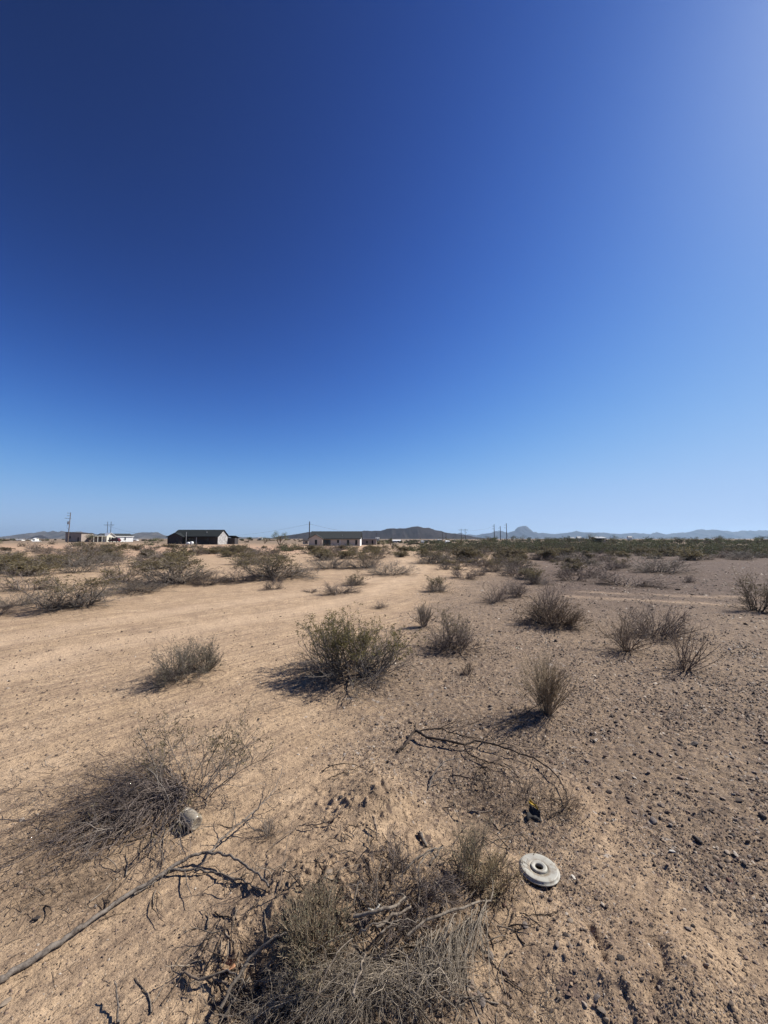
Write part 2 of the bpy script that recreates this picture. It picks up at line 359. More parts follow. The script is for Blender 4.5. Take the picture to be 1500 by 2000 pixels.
# ------------------------------------------------------------------ mountains
def hillmat(name, c0, c1, c2, sc):
    t = NT(name); co = t.n('TexCoord').outputs['Object']
    f = t.noise(co, sc, 6, .6); g = t.noise(co, sc * 7, 5, .6)
    c = t.mix(t.mapr(f, .35, .65), c0, c1); c = t.mix(t.math('MULTIPLY', t.mapr(g, .5, .62), .8), c, c2)
    t.l(c, t.b.inputs['Base Color']); t.b.inputs['Roughness'].default_value = 1.; t.b.inputs['Specular IOR Level'].default_value = 0.
    return t.m
def range_(name, D, prof, thick, mat, seed, u0, u1, base=-30., rug=.5, label=None):
    us = np.arange(u0, u1, 1.6)
    top = np.interp(us, [p[0] for p in prof], [p[1] for p in prof])
    out = np.clip(np.maximum(-30 - us, us - 1530) / 80, 0, 1)
    if u1 > 1700: top = top * (1 - out) + out * (1042 - 9 * fbm(us * .011, us * 0 + seed, seed, 4) - 3)
    top = top + .35 * vnoise(us * .35, us * 0 + 4.4, seed)
    Z = (1052 - top) / FPX * D + EYE
    t = np.linspace(-1, 1, 27)
    U, T = np.meshgrid(us, t, indexing='ij')
    Yd = D + T * thick; X = (U - 750) / FPX * D * (1 + .0 * T)
    crest = .12 * np.sin(U * .03)            # the crest wanders
    k = np.clip(1 - np.abs(T - crest) / (1 - np.sign(T - crest) * crest), 0, 1) ** 1.15
    ridg = 1 - np.abs(fbm(X / (thick * .3), Yd / (thick * .9), seed + 3, 6)) * 2
    z = base + (Z[:, None] - base) * k * (1 - rug * (1 - k) ** .6 * (1.2 - ridg) * 1.6)
    v = np.stack([X, Yd, z], -1).reshape(-1, 3); n, m = X.shape
    i = np.arange(n - 1)[:, None] * m; j = np.arange(m - 1)[None]; q = np.stack([i + j, i + m + j, i + m + j + 1, i + j + 1], -1).reshape(-1, 4)
    o = link(name, mesh_np(name, v, [q], smooth=True, mats=[mat])); tag(o, kind='structure'); return o
def build_hills():
    olive = hillmat('hill_olive', (.07, .06, .048), (.125, .105, .082), (.03, .029, .024), .004)
    brown = hillmat('hill_brown', (.038, .031, .03), (.052, .043, .04), (.024, .022, .02), .012)
    blue = hillmat('hill_far', (.04, .036, .04), (.06, .053, .055), (.024, .023, .026), .0012)
    range_('mountain_range', 12000, [(860, 1051), (880, 1046), (890, 1042), (896, 1040), (900, 1039), (905, 1041), (910, 1043.5), (930, 1044), (950, 1041), (965, 1037.5), (980, 1036), (990, 1038), (997, 1036), (1002, 1034.5), (1005, 1030), (1009, 1027.6), (1014, 1026.8), (1025, 1026.6), (1029, 1028), (1032, 1031), (1036, 1033.5), (1042, 1037), (1052, 1041), (1060, 1038.5), (1068, 1040.5), (1085, 1042.5), (1100, 1041), (1120, 1038), (1131, 1036.3), (1137, 1037.5), (1145, 1038.5), (1152, 1040), (1165, 1038), (1175, 1040), (1190, 1041), (1205, 1042.5), (1217, 1040.5), (1230, 1040), (1245, 1041), (1275, 1042), (1287, 1038.6), (1300, 1042), (1310, 1043), (1320, 1040.5), (1345, 1039), (1360, 1034.5), (1370, 1032.2), (1380, 1034), (1395, 1034), (1420, 1037), (1440, 1035.5), (1470, 1036), (1500, 1034.5), (1560, 1036)], 1400, blue, 71, 860, 2600)
    range_('mountain_range', 6500, [(-40, 1051), (0, 1049), (20, 1045.5), (40, 1041), (52, 1039.3), (58, 1040.5), (68, 1038), (80, 1037), (88, 1038), (95, 1036.8), (105, 1036.5), (115, 1037.5), (125, 1037), (140, 1037), (150, 1038), (165, 1037), (172, 1038.5), (190, 1041), (210, 1042), (235, 1044.5), (245, 1043), (255, 1042), (262, 1040), (275, 1038), (290, 1039.5), (305, 1038.5), (315, 1043), (335, 1047), (360, 1049.5), (420, 1049), (450, 1047), (470, 1048.6), (520, 1050), (560, 1051)], 900, olive, 91, -900, 560, rug=.36)
    range_('hill', 3800, [(40, 1053), (55, 1050.5), (65, 1047), (75, 1045), (82, 1045.2), (90, 1048), (100, 1051), (110, 1053)], 160, brown, 97, 40, 110)
    range_('hill', 3000, [(520, 1052), (545, 1048), (567, 1044), (590, 1040.5), (610, 1038.5), (640, 1039.5), (670, 1040), (690, 1039.3), (703, 1038), (712, 1036), (720, 1035), (728, 1036.2), (737, 1036.5), (750, 1034), (765, 1031), (778, 1030), (790, 1028.8), (810, 1028), (825, 1028.5), (840, 1031), (855, 1035), (870, 1038.6), (880, 1040), (890, 1041), (905, 1044), (925, 1047.5), (945, 1051), (960, 1053)], 330, brown, 101, 520, 960, rug=.16)
def build_haze():
    t = bpy.data.materials.new('haze'); t.use_nodes = True; n = t.node_tree; n.nodes.clear()
    o = n.nodes.new('ShaderNodeOutputMaterial'); p = n.nodes.new('ShaderNodeVolumePrincipled')
    p.inputs['Color'].default_value = (.56, .76, 1., 1); p.inputs['Density'].default_value = HAZE_DENSITY; p.inputs['Anisotropy'].default_value = .25
    n.links.new(p.outputs[0], o.inputs['Volume'])
    b = MB().box(-27000, 27000, -21500, 21500, -32, 480).build('haze', t); tag(b, kind='stuff'); return b
HAZE_DENSITY = 4e-5
# ------------------------------------------------------------------ plants
def woody(m):
    """cracked bark: long dark checks and patches of peeled grey"""
    t = m.node_tree; bs = t.nodes['Principled BSDF']; src = bs.inputs['Base Color'].links[0].from_socket
    tc = t.nodes.new('ShaderNodeTexCoord'); n = t.nodes.new('ShaderNodeTexNoise'); n.inputs['Scale'].default_value = 42; n.inputs['Detail'].default_value = 6; n.inputs['Roughness'].default_value = .75; t.links.new(tc.outputs['Object'], n.inputs['Vector'])
    r = t.nodes.new('ShaderNodeValToRGB'); e = r.color_ramp.elements; e[0].position = .36; e[0].color = (.35, .3, .27, 1); e[1].position = .56; e[1].color = (1.12, 1.08, 1.02, 1); t.links.new(n.outputs['Fac'], r.inputs[0])
    mx = t.nodes.new('ShaderNodeMix'); mx.data_type = 'RGBA'; mx.blend_type = 'MULTIPLY'; mx.inputs[0].default_value = 1.; t.links.new(src, mx.inputs[6]); t.links.new(r.outputs[0], mx.inputs[7]); t.links.new(mx.outputs[2], bs.inputs['Base Color'])
    b = t.nodes.new('ShaderNodeBump'); b.inputs['Strength'].default_value = .9; b.inputs['Distance'].default_value = .004; t.links.new(n.outputs['Fac'], b.inputs['Height']); t.links.new(b.outputs[0], bs.inputs['Normal'])
def unit(a): return a / np.maximum(np.linalg.norm(a, axis=-1, keepdims=True), 1e-9)
def sprout(rng, org, d, length, r0, n=5, wander=.15, trop=(0, 0, 0), taper=.35):
    """grow M curved stems of n points"""
    M = len(org); pts = np.zeros((M, n, 3)); pts[:, 0] = org; d = unit(d).copy(); st = (length / (n - 1))[:, None]
    for k in range(1, n):
        d = unit(d + rng.normal(0, wander, (M, 3)) + np.asarray(trop)); pts[:, k] = pts[:, k - 1] + d * st
    rad = r0[:, None] * np.linspace(1, taper, n)[None]
    return pts, rad
def offshoots(rng, pts, rad, count, t0, t1, ang, lenf, n=4, wander=.2, trop=(0, 0, 0), rf=.6, rmin=.0015):
    """side shoots on a set of stems"""
    M, n0, _ = pts.shape; L = np.linalg.norm(pts[:, -1] - pts[:, 0], axis=1)
    i = rng.choice(M, count, p=L / L.sum()); t = rng.uniform(t0, t1, count) * (n0 - 1); k = np.minimum(t.astype(int), n0 - 2); f = (t - k)[:, None]
    o = pts[i, k] * (1 - f) + pts[i, k + 1] * f; tg = unit(pts[i, k + 1] - pts[i, k])
    side = unit(np.cross(tg, rng.normal(0, 1, (count, 3)))); a = rng.uniform(ang * .5, ang * 1.4, count)[:, None]
    d = tg * np.cos(a) + side * np.sin(a)
    ln = L[i] * lenf * rng.uniform(.5, 1.4, count) * (1.15 - .5 * t / (n0 - 1))
    return sprout(rng, o, d, ln, np.maximum(rad[i, k] * rf, rmin), n, wander, trop)
def tube_geo(sets, sides=(4, 3, 3)):
    """all stems of one plant as thin tubes"""
    V = []; Q = []; b = 0
    for s_i, (pts, rad) in enumerate(sets):
        S_ = sides[min(s_i, len(sides) - 1)]; M, n, _ = pts.shape
        tg = unit(np.gradient(pts, axis=1)); ref = np.broadcast_to(np.array([.37, .21, .55]), tg.shape)
        a = unit(np.cross(tg, ref)); c = np.cross(tg, a)
        an = np.arange(S_) * 2 * math.pi / S_
        v = pts[:, :, None] + (a[:, :, None] * np.cos(an)[None, None, :, None] + c[:, :, None] * np.sin(an)[None, None, :, None]) * rad[:, :, None, None]
        V.append(v.reshape(-1, 3))
        m = np.arange(M)[:, None, None] * n * S_; j = np.arange(n - 1)[None, :, None] * S_; k = np.arange(S_)[None, None]; k2 = (k + 1) % S_
        Q.append((b + np.stack([m + j + k, m + j + k2, m + j + S_ + k2, m + j + S_ + k], -1)).reshape(-1, 4)); b += M * n * S_
    return np.concatenate(V), np.concatenate(Q)
def leaf_geo(rng, p, size, asp=.5, up=.4, tri=True):
    size = size * 1.3 if tri else size
    K = len(p); a = unit(rng.normal(0, 1, (K, 3)) + [0, 0, up]); b = unit(np.cross(a, rng.normal(0, 1, (K, 3))))
    s = (size * rng.uniform(.6, 1.4, K))[:, None]
    v = np.stack([p - a * s * .5, p + b * s * asp * .5, p + a * s * .5, p - b * s * asp * .5], 1)
    if tri: return v[:, :3].reshape(-1, 3), np.arange(K * 3).reshape(K, 3)
    return v.reshape(-1, 3), np.arange(K * 4).reshape(K, 4)
def along(rng, sets, K, t0=.3, t1=1., jit=.0):
    pts, rad = sets; M, n, _ = pts.shape; i = rng.integers(0, M, K); t = rng.uniform(t0, t1, K) * (n - 1); k = np.minimum(t.astype(int), n - 2); f = (t - k)[:, None]
    return pts[i, k] * (1 - f) + pts[i, k + 1] * f + rng.normal(0, 1, (K, 3)) * jit
def shrub_geo(seed, H_=1., W=1., n1=24, n2=140, n3=500, leaves=900, leaf=.03, th=(.15, 1.25), r=.009, wander=.16, trop=.12,
              ang=.7, lenf=(.45, .35), taper=.35, root=.07, leaf_t=(.3, 1.), asp=.5, jit=.012, clump=0., lowcut=.02, lean=(0, 0), top_leaves=0., rmin=.002, n4=0):
    """dome of stems; leaves sit on the last shoots. H_, W: height and full width."""
    rng = np.random.default_rng(seed)
    az = rng.uniform(0, 2 * math.pi, n1)
    if clump: az = az + clump * np.sin(az * 2 + rng.uniform(0, 6)) + clump * .6 * np.sin(az * 3 + rng.uniform(0, 6))
    tt = rng.uniform(0, 1, n1) ** .8; tt = th[0] + (th[1] - th[0]) * tt
    d = np.stack([np.sin(tt) * np.cos(az) + lean[0], np.sin(tt) * np.sin(az) + lean[1], np.cos(tt)], -1); d = unit(d)
    L = 1 / np.sqrt((np.hypot(d[:, 0], d[:, 1]) / (W * .5)) ** 2 + (d[:, 2] / H_) ** 2) * rng.uniform(.62, 1.05, n1)
    org = np.stack([np.cos(az) * root * W * rng.uniform(0, 1, n1), np.sin(az) * root * W * rng.uniform(0, 1, n1), np.full(n1, -.03)], -1)
    s1 = sprout(rng, org, d, L, r * rng.uniform(.6, 1.3, n1), 7, wander, (0, 0, trop), taper)
    s2 = offshoots(rng, *s1, n2, .25, .95, ang, lenf[0], 4, wander * 1.3, (0, 0, trop * .6), rmin=rmin)
    s3 = offshoots(rng, *s2, n3, .2, 1., ang, lenf[1], 3, wander * 1.5, (0, 0, trop * .5), rmin=rmin)
    sets = [s1, s2, s3]
    for p, _ in sets: p[..., 2] = np.maximum(p[..., 2], -.03 + 0 * p[..., 2])
    if n4:
        s4 = offshoots(rng, *s3, n4, .2, 1., ang, .6, 3, wander * 1.5, (0, 0, 0), rmin=rmin); sets.append(s4)
    V, Q = tube_geo(sets)
    LV = LQ = None
    if leaves:
        last = sets[-1]; p = along(rng, last, leaves * 2, *leaf_t, jit)
        if top_leaves: p = p[rng.uniform(0, 1, len(p)) < np.clip((p[:, 2] / H_ - top_leaves) * 3 + .12, .03, 1)]
        p = p[:leaves]; LV, LQ = leaf_geo(rng, p, leaf, asp)
    return (V, Q), (LV, LQ)
def combine(*gs):
    V = []; Q = []; LV = []; LQ = []; n = m = 0
    for (v, q), (lv, lq) in gs:
        V.append(v); Q.append(q + n); n += len(v)
        if lv is not None: LV.append(lv); LQ.append(lq + m); m += len(lv)
    return (np.concatenate(V), np.concatenate(Q)), ((np.concatenate(LV), np.concatenate(LQ)) if LV else (None, None))
def creosote_geo(seed, H_, W, d=1., leaf=.02, rmin=.002, top=.35, lean=(0, 0), leaves=3000, r=.006):
    """low sprawl of dead stems, uneven leafy stems standing out of it in two or three clumps"""
    rg = np.random.default_rng(seed * 7 + 1); parts = [shrub_geo(seed, H_ * .5, W, n1=int(46 * d), n2=int(330 * d), n3=int(800 * d), leaves=int(250 * d), leaf=leaf * .8, th=(.7, 1.54), r=r, wander=.26, trop=.04, ang=.7, clump=.7, root=.16, rmin=rmin)]
    k = rg.integers(2, 4)
    for j in range(k):
        g = shrub_geo(seed * 31 + j, H_ * rg.uniform(.72, 1.04), W * rg.uniform(.55, .85), n1=int(26 * d), n2=int(190 * d), n3=int(620 * d), leaves=int(leaves / k), leaf=leaf, th=(.05, 1.2), r=r, wander=.22, trop=.13, top_leaves=top, jit=leaf * .5, clump=.7, root=.14, rmin=rmin, lean=lean)
        o = np.array([rg.uniform(-.24, .24) * W, rg.uniform(-.2, .2) * W, 0]); parts.append(((g[0][0] + o, g[0][1]), (g[1][0] + o, g[1][1])))
    return combine(*parts)
MAT = {}
def make_mats():
    MAT['grey'] = twigmat('bark_grey', (0.0675, 0.0567, 0.05), (0.277, 0.24, 0.205))
    MAT['brown'] = twigmat('bark_brown', (.07, .052, .039), (.25, .19, .14))
    MAT['purple'] = twigmat('bark_purple_grey', (.07, .056, .049), (.26, .21, .18))
    MAT['straw'] = twigmat('stem_straw', (.16, .122, .08), (.43, .34, .235))
    MAT['broom'] = twigmat('bark_broom', (.12, .1, .076), (.42, .355, .275))
    MAT['silver'] = twigmat('bark_silver', (.105, .092, .082), (.2, .18, .162), 14)
    MAT['root'] = twigmat('bark_root', (.13, .112, .092), (.27, .235, .195), 20)
    MAT['char'] = twigmat('bark_dark', (.026, .021, .018), (.07, .054, .044), 14)
    MAT['olive'] = leafmat('leaf_olive', (.105, .086, .048), (.24, .197, .112))
    MAT['creo'] = leafmat('leaf_yellow_olive', (.105, .092, .034), (.29, .25, .098))
    MAT['green'] = leafmat('leaf_green', (.07, .074, .036), (.16, .158, .078))
    MAT['sage'] = leafmat('leaf_sage', (.11, .1, .066), (.27, .25, .175))
    MAT['tan'] = leafmat('leaf_tan', (.18, .14, .082), (.4, .315, .195))
    MAT['dry'] = leafmat('leaf_dry', (.11, .08, .054), (.25, .185, .122))
    for k in ('silver', 'root', 'char'): woody(MAT[k])
PROTO = {}
def proto(kind, geo, bark, leafm):
    (V, Q), (LV, LQ) = geo
    b = mesh_np(kind + '_branches', V, [Q], mats=[MAT[bark]])
    f = mesh_np(kind + '_foliage', LV, [LQ], mats=[MAT[leafm]]) if LV is not None else None
    return b, f
def make_protos():
    for k in range(3):
        PROTO['creosote', k] = proto('creosote', creosote_geo(100 + k, 1., 1., leaf=.03, leaves=3200), 'grey', 'olive')
        PROTO['bursage', k] = proto('bursage', shrub_geo(120 + k, n1=90, n2=620, n3=2200, leaves=1300, leaf=.018, th=(.05, 1.5), r=.005, wander=.22, trop=.05, lenf=(.38, .35), ang=.5, jit=.01, clump=.5, root=.25, rmin=.002), 'grey', 'sage')
        PROTO['dead', k] = proto('dead', shrub_geo(140 + k, n1=46, n2=400, n3=1700, leaves=300, leaf=.016, th=(.15, 1.5), r=.008, wander=.22, trop=.04, clump=.6, root=.18, rmin=.002), 'purple', 'dry')
    for k in range(4):     # lighter ones for farther off
        PROTO['creosote_far', k] = proto('creosote_far', creosote_geo(200 + k, 1., 1., d=.5, leaf=.052, leaves=2600, rmin=.005, r=.009, top=.2), 'grey', 'olive')
        PROTO['bursage_far', k] = proto('bursage_far', shrub_geo(220 + k, n1=50, n2=260, n3=700, leaves=500, leaf=.035, th=(.05, 1.5), r=.008, rmin=.005, clump=.5, root=.25), 'grey', 'sage')
        PROTO['dead_far', k] = proto('dead_far', shrub_geo(240 + k, n1=36, n2=240, n3=700, leaves=160, leaf=.03, th=(.1, 1.5), r=.009, rmin=.005, clump=.6, root=.2), 'purple', 'dry')
    for k in range(3):
        PROTO['green_far', k] = proto('green_far', shrub_geo(260 + k, n1=30, n2=140, n3=300, leaves=1700, leaf=.05, th=(.05, 1.5), r=.012, jit=.035, rmin=.005, clump=.4, root=.2), 'brown', 'green')
CATS = {'creosote': ('creosote_bush', 'bush'), 'bursage': ('grey_bush', 'bush'), 'dead': ('dead_shrub', 'shrub'), 'tuft': ('dry_tuft', 'shrub'), 'green': ('green_bush', 'bush')}
N_PLANT = [0]
def plant(kind, loc, width, height, label, group=None, rot=None, k=None, litter=.8, rng=random.Random(3), wy=None):
    """a copy of a plant prototype: Empty at its base > branches, foliage (meshes shared)"""
    base = kind.split('_')[0]; nm, cat = CATS[base]
    ks = [q for (kk, q) in PROTO if kk == kind]; k = rng.choice(ks) if k is None else k
    b, f = PROTO[kind, k]
    t = thing(nm, loc, label, cat, group); t.rotation_euler[2] = rng.uniform(0, 6.283) if rot is None else rot
    for nm2, me in (('branches', b), ('foliage', f)):
        if me: o = link(nm2, me, t); o.scale = (width, wy or width, height)
    if litter: LITTER.append((loc[0], loc[1], width * .5, litter))
    return t
def plant_px(kind, u, v, wpx, hpx, label, group=None, **kw):
    p = P(u, v); d = depth(p); dep = math.atan2(EYE - p[2], math.hypot(p[0], p[1]))
    wpx *= 1.32; hpx *= 1.28; wd = wpx * d / FPX; ht = max(hpx * d / FPX - wd * .5 * math.sin(dep), .3 * hpx * d / FPX) / math.cos(dep)
    q = Vector((p[0], p[1], 0)); q = q * (1 + wd * .22 / q.length); q = G(q.x, q.y)      # v is the near foot of the plant
    return plant(kind, q, wd, ht, label, group, **kw)
def own_plant(name, cat, loc, label, geo, bark, leafm, litter=None):
    (V, Q), (LV, LQ) = geo; t = thing(name, loc, label, cat)
    link('branches', mesh_np(name + '_branches', V, [Q], mats=[MAT[bark]]), t)
    if LV is not None: link('foliage', mesh_np(name + '_foliage', LV, [LQ], mats=[MAT[leafm]]), t)
    if litter: LITTER.append((loc[0], loc[1], litter[0], litter[1]))
    return t
def spline(pts, n):
    """smooth line through points"""
    p = np.asarray(pts, float); m = len(p); t = np.linspace(0, m - 1, n); k = np.clip(t.astype(int), 0, m - 2); f = (t - k)[:, None]
    a = p[np.maximum(k - 1, 0)]; b = p[k]; c = p[k + 1]; d = p[np.minimum(k + 2, m - 1)]
    return .5 * ((2 * b) + (c - a) * f + (2 * a - 5 * b + 4 * c - d) * f ** 2 + (3 * b - a - 3 * c + d) * f ** 3)
def px_line(pl, n, rng, jit=.004):
    """pixel polyline (u, v, height above ground) to a curved line in the world"""
    pl = np.array(pl, float); p = Pn(pl[:, 0], pl[:, 1], pl[:, 2])
    q = spline(p, n); q[1:-1] += rng.normal(0, jit, (n - 2, 3)); return q
def px_fan(lines, n, rng, jit):
    """many pixel polylines of equal length at once"""
    a = np.array(lines, float); p = Pn(a[..., 0], a[..., 1], a[..., 2]); q = np.array([spline(k, n) for k in p])
    q[:, 1:-1] += rng.normal(0, jit, (len(q), n - 2, 3)); return q
def hug(pts, low=.002, keep=None):
    """keep twigs above the soil"""
    sh = pts.shape; q = pts.reshape(-1, 3); h = H(q[:, 0], q[:, 1]); q[:, 2] = np.maximum(q[:, 2], h + low); return q.reshape(sh)

def near_plants():
    # the green creosote in the middle
    p = P(683, 1322); 
    own_plant('creosote_bush', 'bush', G(p.x, p.y + .18), 'largest green leaved creosote bush, alone in the middle of the bare sand',
        creosote_geo(11, .70, 1.7, d=1.25, leaf=.022, leaves=8500, rmin=.0014, top=.2, r=.0055, lean=(.04, 0)), 'grey', 'creo', (.62, .8))
    p = P(338, 1332)
    own_plant('grey_bush', 'bush', G(p.x, p.y + .1), 'grey green rounded bush with two lobes on the bare sand at left',
        shrub_geo(12, H_=.46, W=.66, n1=80, n2=620, n3=2200, leaves=3400, leaf=.013, th=(.0, 1.45), r=.003, wander=.2, trop=.08, ang=.45, clump=.7, rmin=.0012, root=.16), 'grey', 'sage', (.3, .8))
    t = P(397, 1312)
    own_plant('grey_bush', 'bush', G(t.x, t.y + .06), 'smaller grey bush grown against the right side of the two lobed grey bush',
        shrub_geo(13, H_=.40, W=.44, n1=44, n2=380, n3=1500, leaves=1700, leaf=.013, th=(.0, 1.2), r=.004, wander=.15, trop=.08, ang=.4, clump=.4, rmin=.0012, lean=(.15, 0)), 'grey', 'sage', (.2, .7))
    p = P(1068, 1392)
    own_plant('dry_tuft', 'shrub', p, 'tan fan shaped dry bush behind the tip of the dark fallen branch',
        shrub_geo(14, H_=.50, W=.95, n1=80, n2=620, n3=1700, leaves=2400, leaf=.010, th=(.0, .75), r=.0028, wander=.1, trop=.04, ang=.22, lenf=(.4, .4), root=.03, rmin=.0013, lean=(-.03, 0)), 'straw', 'tan', (.14, .6))
    p = P(1085, 1222)
    own_plant('dry_tuft', 'shrub', G(p.x, p.y + .15), 'brown mounded bush with bare twigs standing up out of its top',
        combine(shrub_geo(15, H_=.46, W=1.25, n1=90, n2=600, n3=1700, leaves=2600, leaf=.02, th=(.3, 1.54), r=.005, wander=.26, trop=.05, ang=.6, rmin=.0018, root=.2, clump=.6), shrub_geo(115, H_=.56, W=.8, n1=40, n2=300, n3=800, leaves=1400, leaf=.02, th=(.05, 1.3), r=.005, wander=.2, trop=.06, ang=.5, rmin=.0018, root=.2)), 'brown', 'dry', (.5, .9))
    own_plant('dead_shrub', 'shrub', G(p.x + .1, p.y + .45), 'bare open grey twigs rising behind the brown mounded bush',
        shrub_geo(16, H_=.85, W=1.0, n1=30, n2=220, n3=700, leaves=300, leaf=.016, th=(.05, .8), r=.007, wander=.14, trop=.06, rmin=.002), 'purple', 'dry', (.3, .5))
    p = P(1338, 1308)
    own_plant('dead_shrub', 'shrub', p, 'bare dead shrub of long open stems leaning right on the stony ground',
        shrub_geo(17, H_=.66, W=1.15, n1=24, n2=110, n3=280, leaves=90, leaf=.012, th=(.05, 1.2), r=.0055, wander=.12, trop=.06, ang=.55, root=.03, rmin=.0017, lean=(.3, 0)), 'brown', 'dry', (.25, .8))
    p = P(1225, 1272)
    own_plant('dead_shrub', 'shrub', p, 'dark dead shrub narrow at its foot and left of the open leaning shrub',
        shrub_geo(18, H_=.6, W=.95, n1=40, n2=280, n3=900, leaves=300, leaf=.014, th=(.05, 1.15), r=.005, wander=.19, trop=.05, ang=.45, root=.03, rmin=.0017), 'brown', 'dry', (.25, .8))
    p = P(1290, 1243)
    own_plant('dead_shrub', 'shrub', G(p.x, p.y + .1), 'wide dead shrub behind the dark narrow shrub and the leaning shrub',
        combine(shrub_geo(19, H_=.58, W=1.35, n1=44, n2=320, n3=1100, leaves=700, leaf=.018, th=(.1, 1.4), r=.006, wander=.24, trop=.06, rmin=.0018, root=.15, clump=.7), shrub_geo(119, H_=.3, W=1.3, n1=40, n2=260, n3=700, leaves=200, leaf=.014, th=(.8, 1.54), r=.005, wander=.28, trop=.03, rmin=.0018, root=.2)), 'purple', 'dry', (.45, .8))
    p = P(828, 1224)
    own_plant('dry_tuft', 'shrub', p, 'small upright grey tan bush behind the twiggy bush with the fallen stems',
        shrub_geo(20, H_=.42, W=.55, n1=40, n2=320, n3=900, leaves=1200, leaf=.014, th=(0, .7), r=.005, wander=.1, trop=.04, ang=.3, rmin=.0017), 'grey', 'dry', (.2, .7))
    p = P(890, 1268)
    own_plant('creosote_bush', 'bush', G(p.x, p.y + .1), 'grey twiggy bush with few leaves, right of the largest green creosote bush',
        creosote_geo(21, .6, 1.0, d=.9, leaf=.018, leaves=1500, rmin=.0017, top=.35, r=.005), 'purple', 'olive', (.45, .85))
    p = P(912, 1317)
    own_plant('dry_tuft', 'shrub', p, 'tiny dark sprig standing among the stones',
        shrub_geo(22, H_=.21, W=.30, n1=14, n2=60, n3=110, leaves=120, leaf=.01, th=(0, .9), r=.004, wander=.12, trop=.05, rmin=.0015), 'brown', 'dry', (.1, .5))
    p = P(1505, 1196)
    own_plant('creosote_bush', 'bush', G(p.x, p.y + .1), 'dark bush cut off by the right edge of the picture',
        creosote_geo(23, 1.0, 1.3, d=1., leaf=.024, leaves=2600, rmin=.002, top=.15), 'brown', 'olive', (.5, .9))
    # plants beside and behind the dug soil
    p = P(615, 1838)
    own_plant('grey_bush', 'bush', p, 'pale sage green shrub on the dug soil at the left of the dead broom',
        shrub_geo(24, H_=.17, W=.34, n1=110, n2=600, n3=1600, leaves=2600, leaf=.0075, th=(0, 1.1), r=.0024, wander=.1, trop=.05, ang=.3, root=.22, rmin=.0009), 'straw', 'sage', (.25, .9))
    p = P(918, 1716)
    own_plant('grey_bush', 'bush', p, 'thin straggly sage green plant right of the fine purple grey clump',
        shrub_geo(25, H_=.24, W=.36, n1=34, n2=240, n3=800, leaves=1500, leaf=.007, th=(0, .9), r=.0025, wander=.12, trop=.04, ang=.4, root=.12, rmin=.0009), 'straw', 'sage', (.18, .6))
    p = P(972, 1722)
    own_plant('dry_tuft', 'shrub', p, 'yellowish tuft touching the left edge of the white lid',
        shrub_geo(26, H_=.13, W=.24, n1=70, n2=300, n3=800, leaves=1300, leaf=.0075, th=(0, 1.1), r=.002, wander=.1, trop=.04, ang=.3, root=.25, rmin=.0008), 'straw', 'tan', (.14, .7))
    p = P(775, 1745)
    own_plant('dead_shrub', 'shrub', p, 'dense purple grey clump of fine dead twigs behind the pit',
        shrub_geo(27, H_=.2, W=.5, n1=120, n2=800, n3=2200, leaves=0, th=(0, 1.35), r=.0022, wander=.22, trop=.02, ang=.5, root=.3, rmin=.0009), 'purple', 'dry', (.26, .9))
    p = P(522, 1632)
    own_plant('dead_shrub', 'shrub', p, 'little wispy grey sprig under the raised tip of the long silver branch',
        shrub_geo(28, H_=.12, W=.2, n1=24, n2=110, n3=240, leaves=120, leaf=.006, th=(0, 1.2), r=.0018, wander=.15, trop=.02, rmin=.0008), 'grey', 'dry', (.08, .5))
    p = P(1075, 1575)
    own_plant('dead_shrub', 'shrub', p, 'wiry brown dry weed around the black and yellow scrap',
        shrub_geo(29, H_=.16, W=.42, n1=50, n2=260, n3=600, leaves=300, leaf=.007, th=(.1, 1.4), r=.002, wander=.3, trop=-.02, ang=.8, root=.3, rmin=.0008), 'brown', 'dry', (.2, .5))
    p = P(980, 1570)
    own_plant('dead_shrub', 'shrub', p, 'low wiry dead weed under the twigs of the dark fallen branch',
        shrub_geo(30, H_=.12, W=.5, n1=40, n2=220, n3=500, leaves=200, leaf=.006, th=(.2, 1.45), r=.002, wander=.3, trop=-.03, ang=.8, root=.3, rmin=.0008), 'brown', 'dry', (.24, .6))
    p = P(120, 1925)
    p = P(1010, 1905)
    own_plant('dead_shrub', 'shrub', G(p.x - .02, p.y - .1), 'flat wisp of grey dry grass right of the dead broom',
        shrub_geo(31, H_=.06, W=.3, n1=50, n2=160, n3=260, leaves=0, th=(.6, 1.5), r=.0012, wander=.2, trop=0., root=.25, rmin=.0006), 'grey', 'dry', (.13, .6))

    # left: half dead sprawling creosote, live stems standing, dead ones fallen over to the left
    rng = np.random.default_rng(77); base = P(362, 1560)
    t = thing('creosote_bush', base, 'sprawling half dead creosote with a mat of fallen grey stems beside the jar', 'bush')
    (V, Q), (LV, LQ) = shrub_geo(32, H_=.52, W=1.15, n1=30, n2=260, n3=900, leaves=1500, leaf=.017, th=(.1, 1.4), r=.0036, wander=.27, trop=.07, rmin=.0012, top_leaves=.25, lean=(-.12, .15), clump=.7, root=.14)
    link('branches', mesh_np('creosote_branches', V, [Q], mats=[MAT['grey']]), t); link('foliage', mesh_np('creosote_foliage', LV, [LQ], mats=[MAT['olive']]), t)
    tips = [(-20, 1712), (20, 1690), (60, 1655), (40, 1620), (90, 1600), (80, 1560), (130, 1530), (150, 1500), (120, 1660), (170, 1640), (200, 1600), (170, 1560), (230, 1500), (210, 1680), (270, 1660), (250, 1620), (100, 1690), (150, 1690), (330, 1660), (370, 1690)]
    lines = []
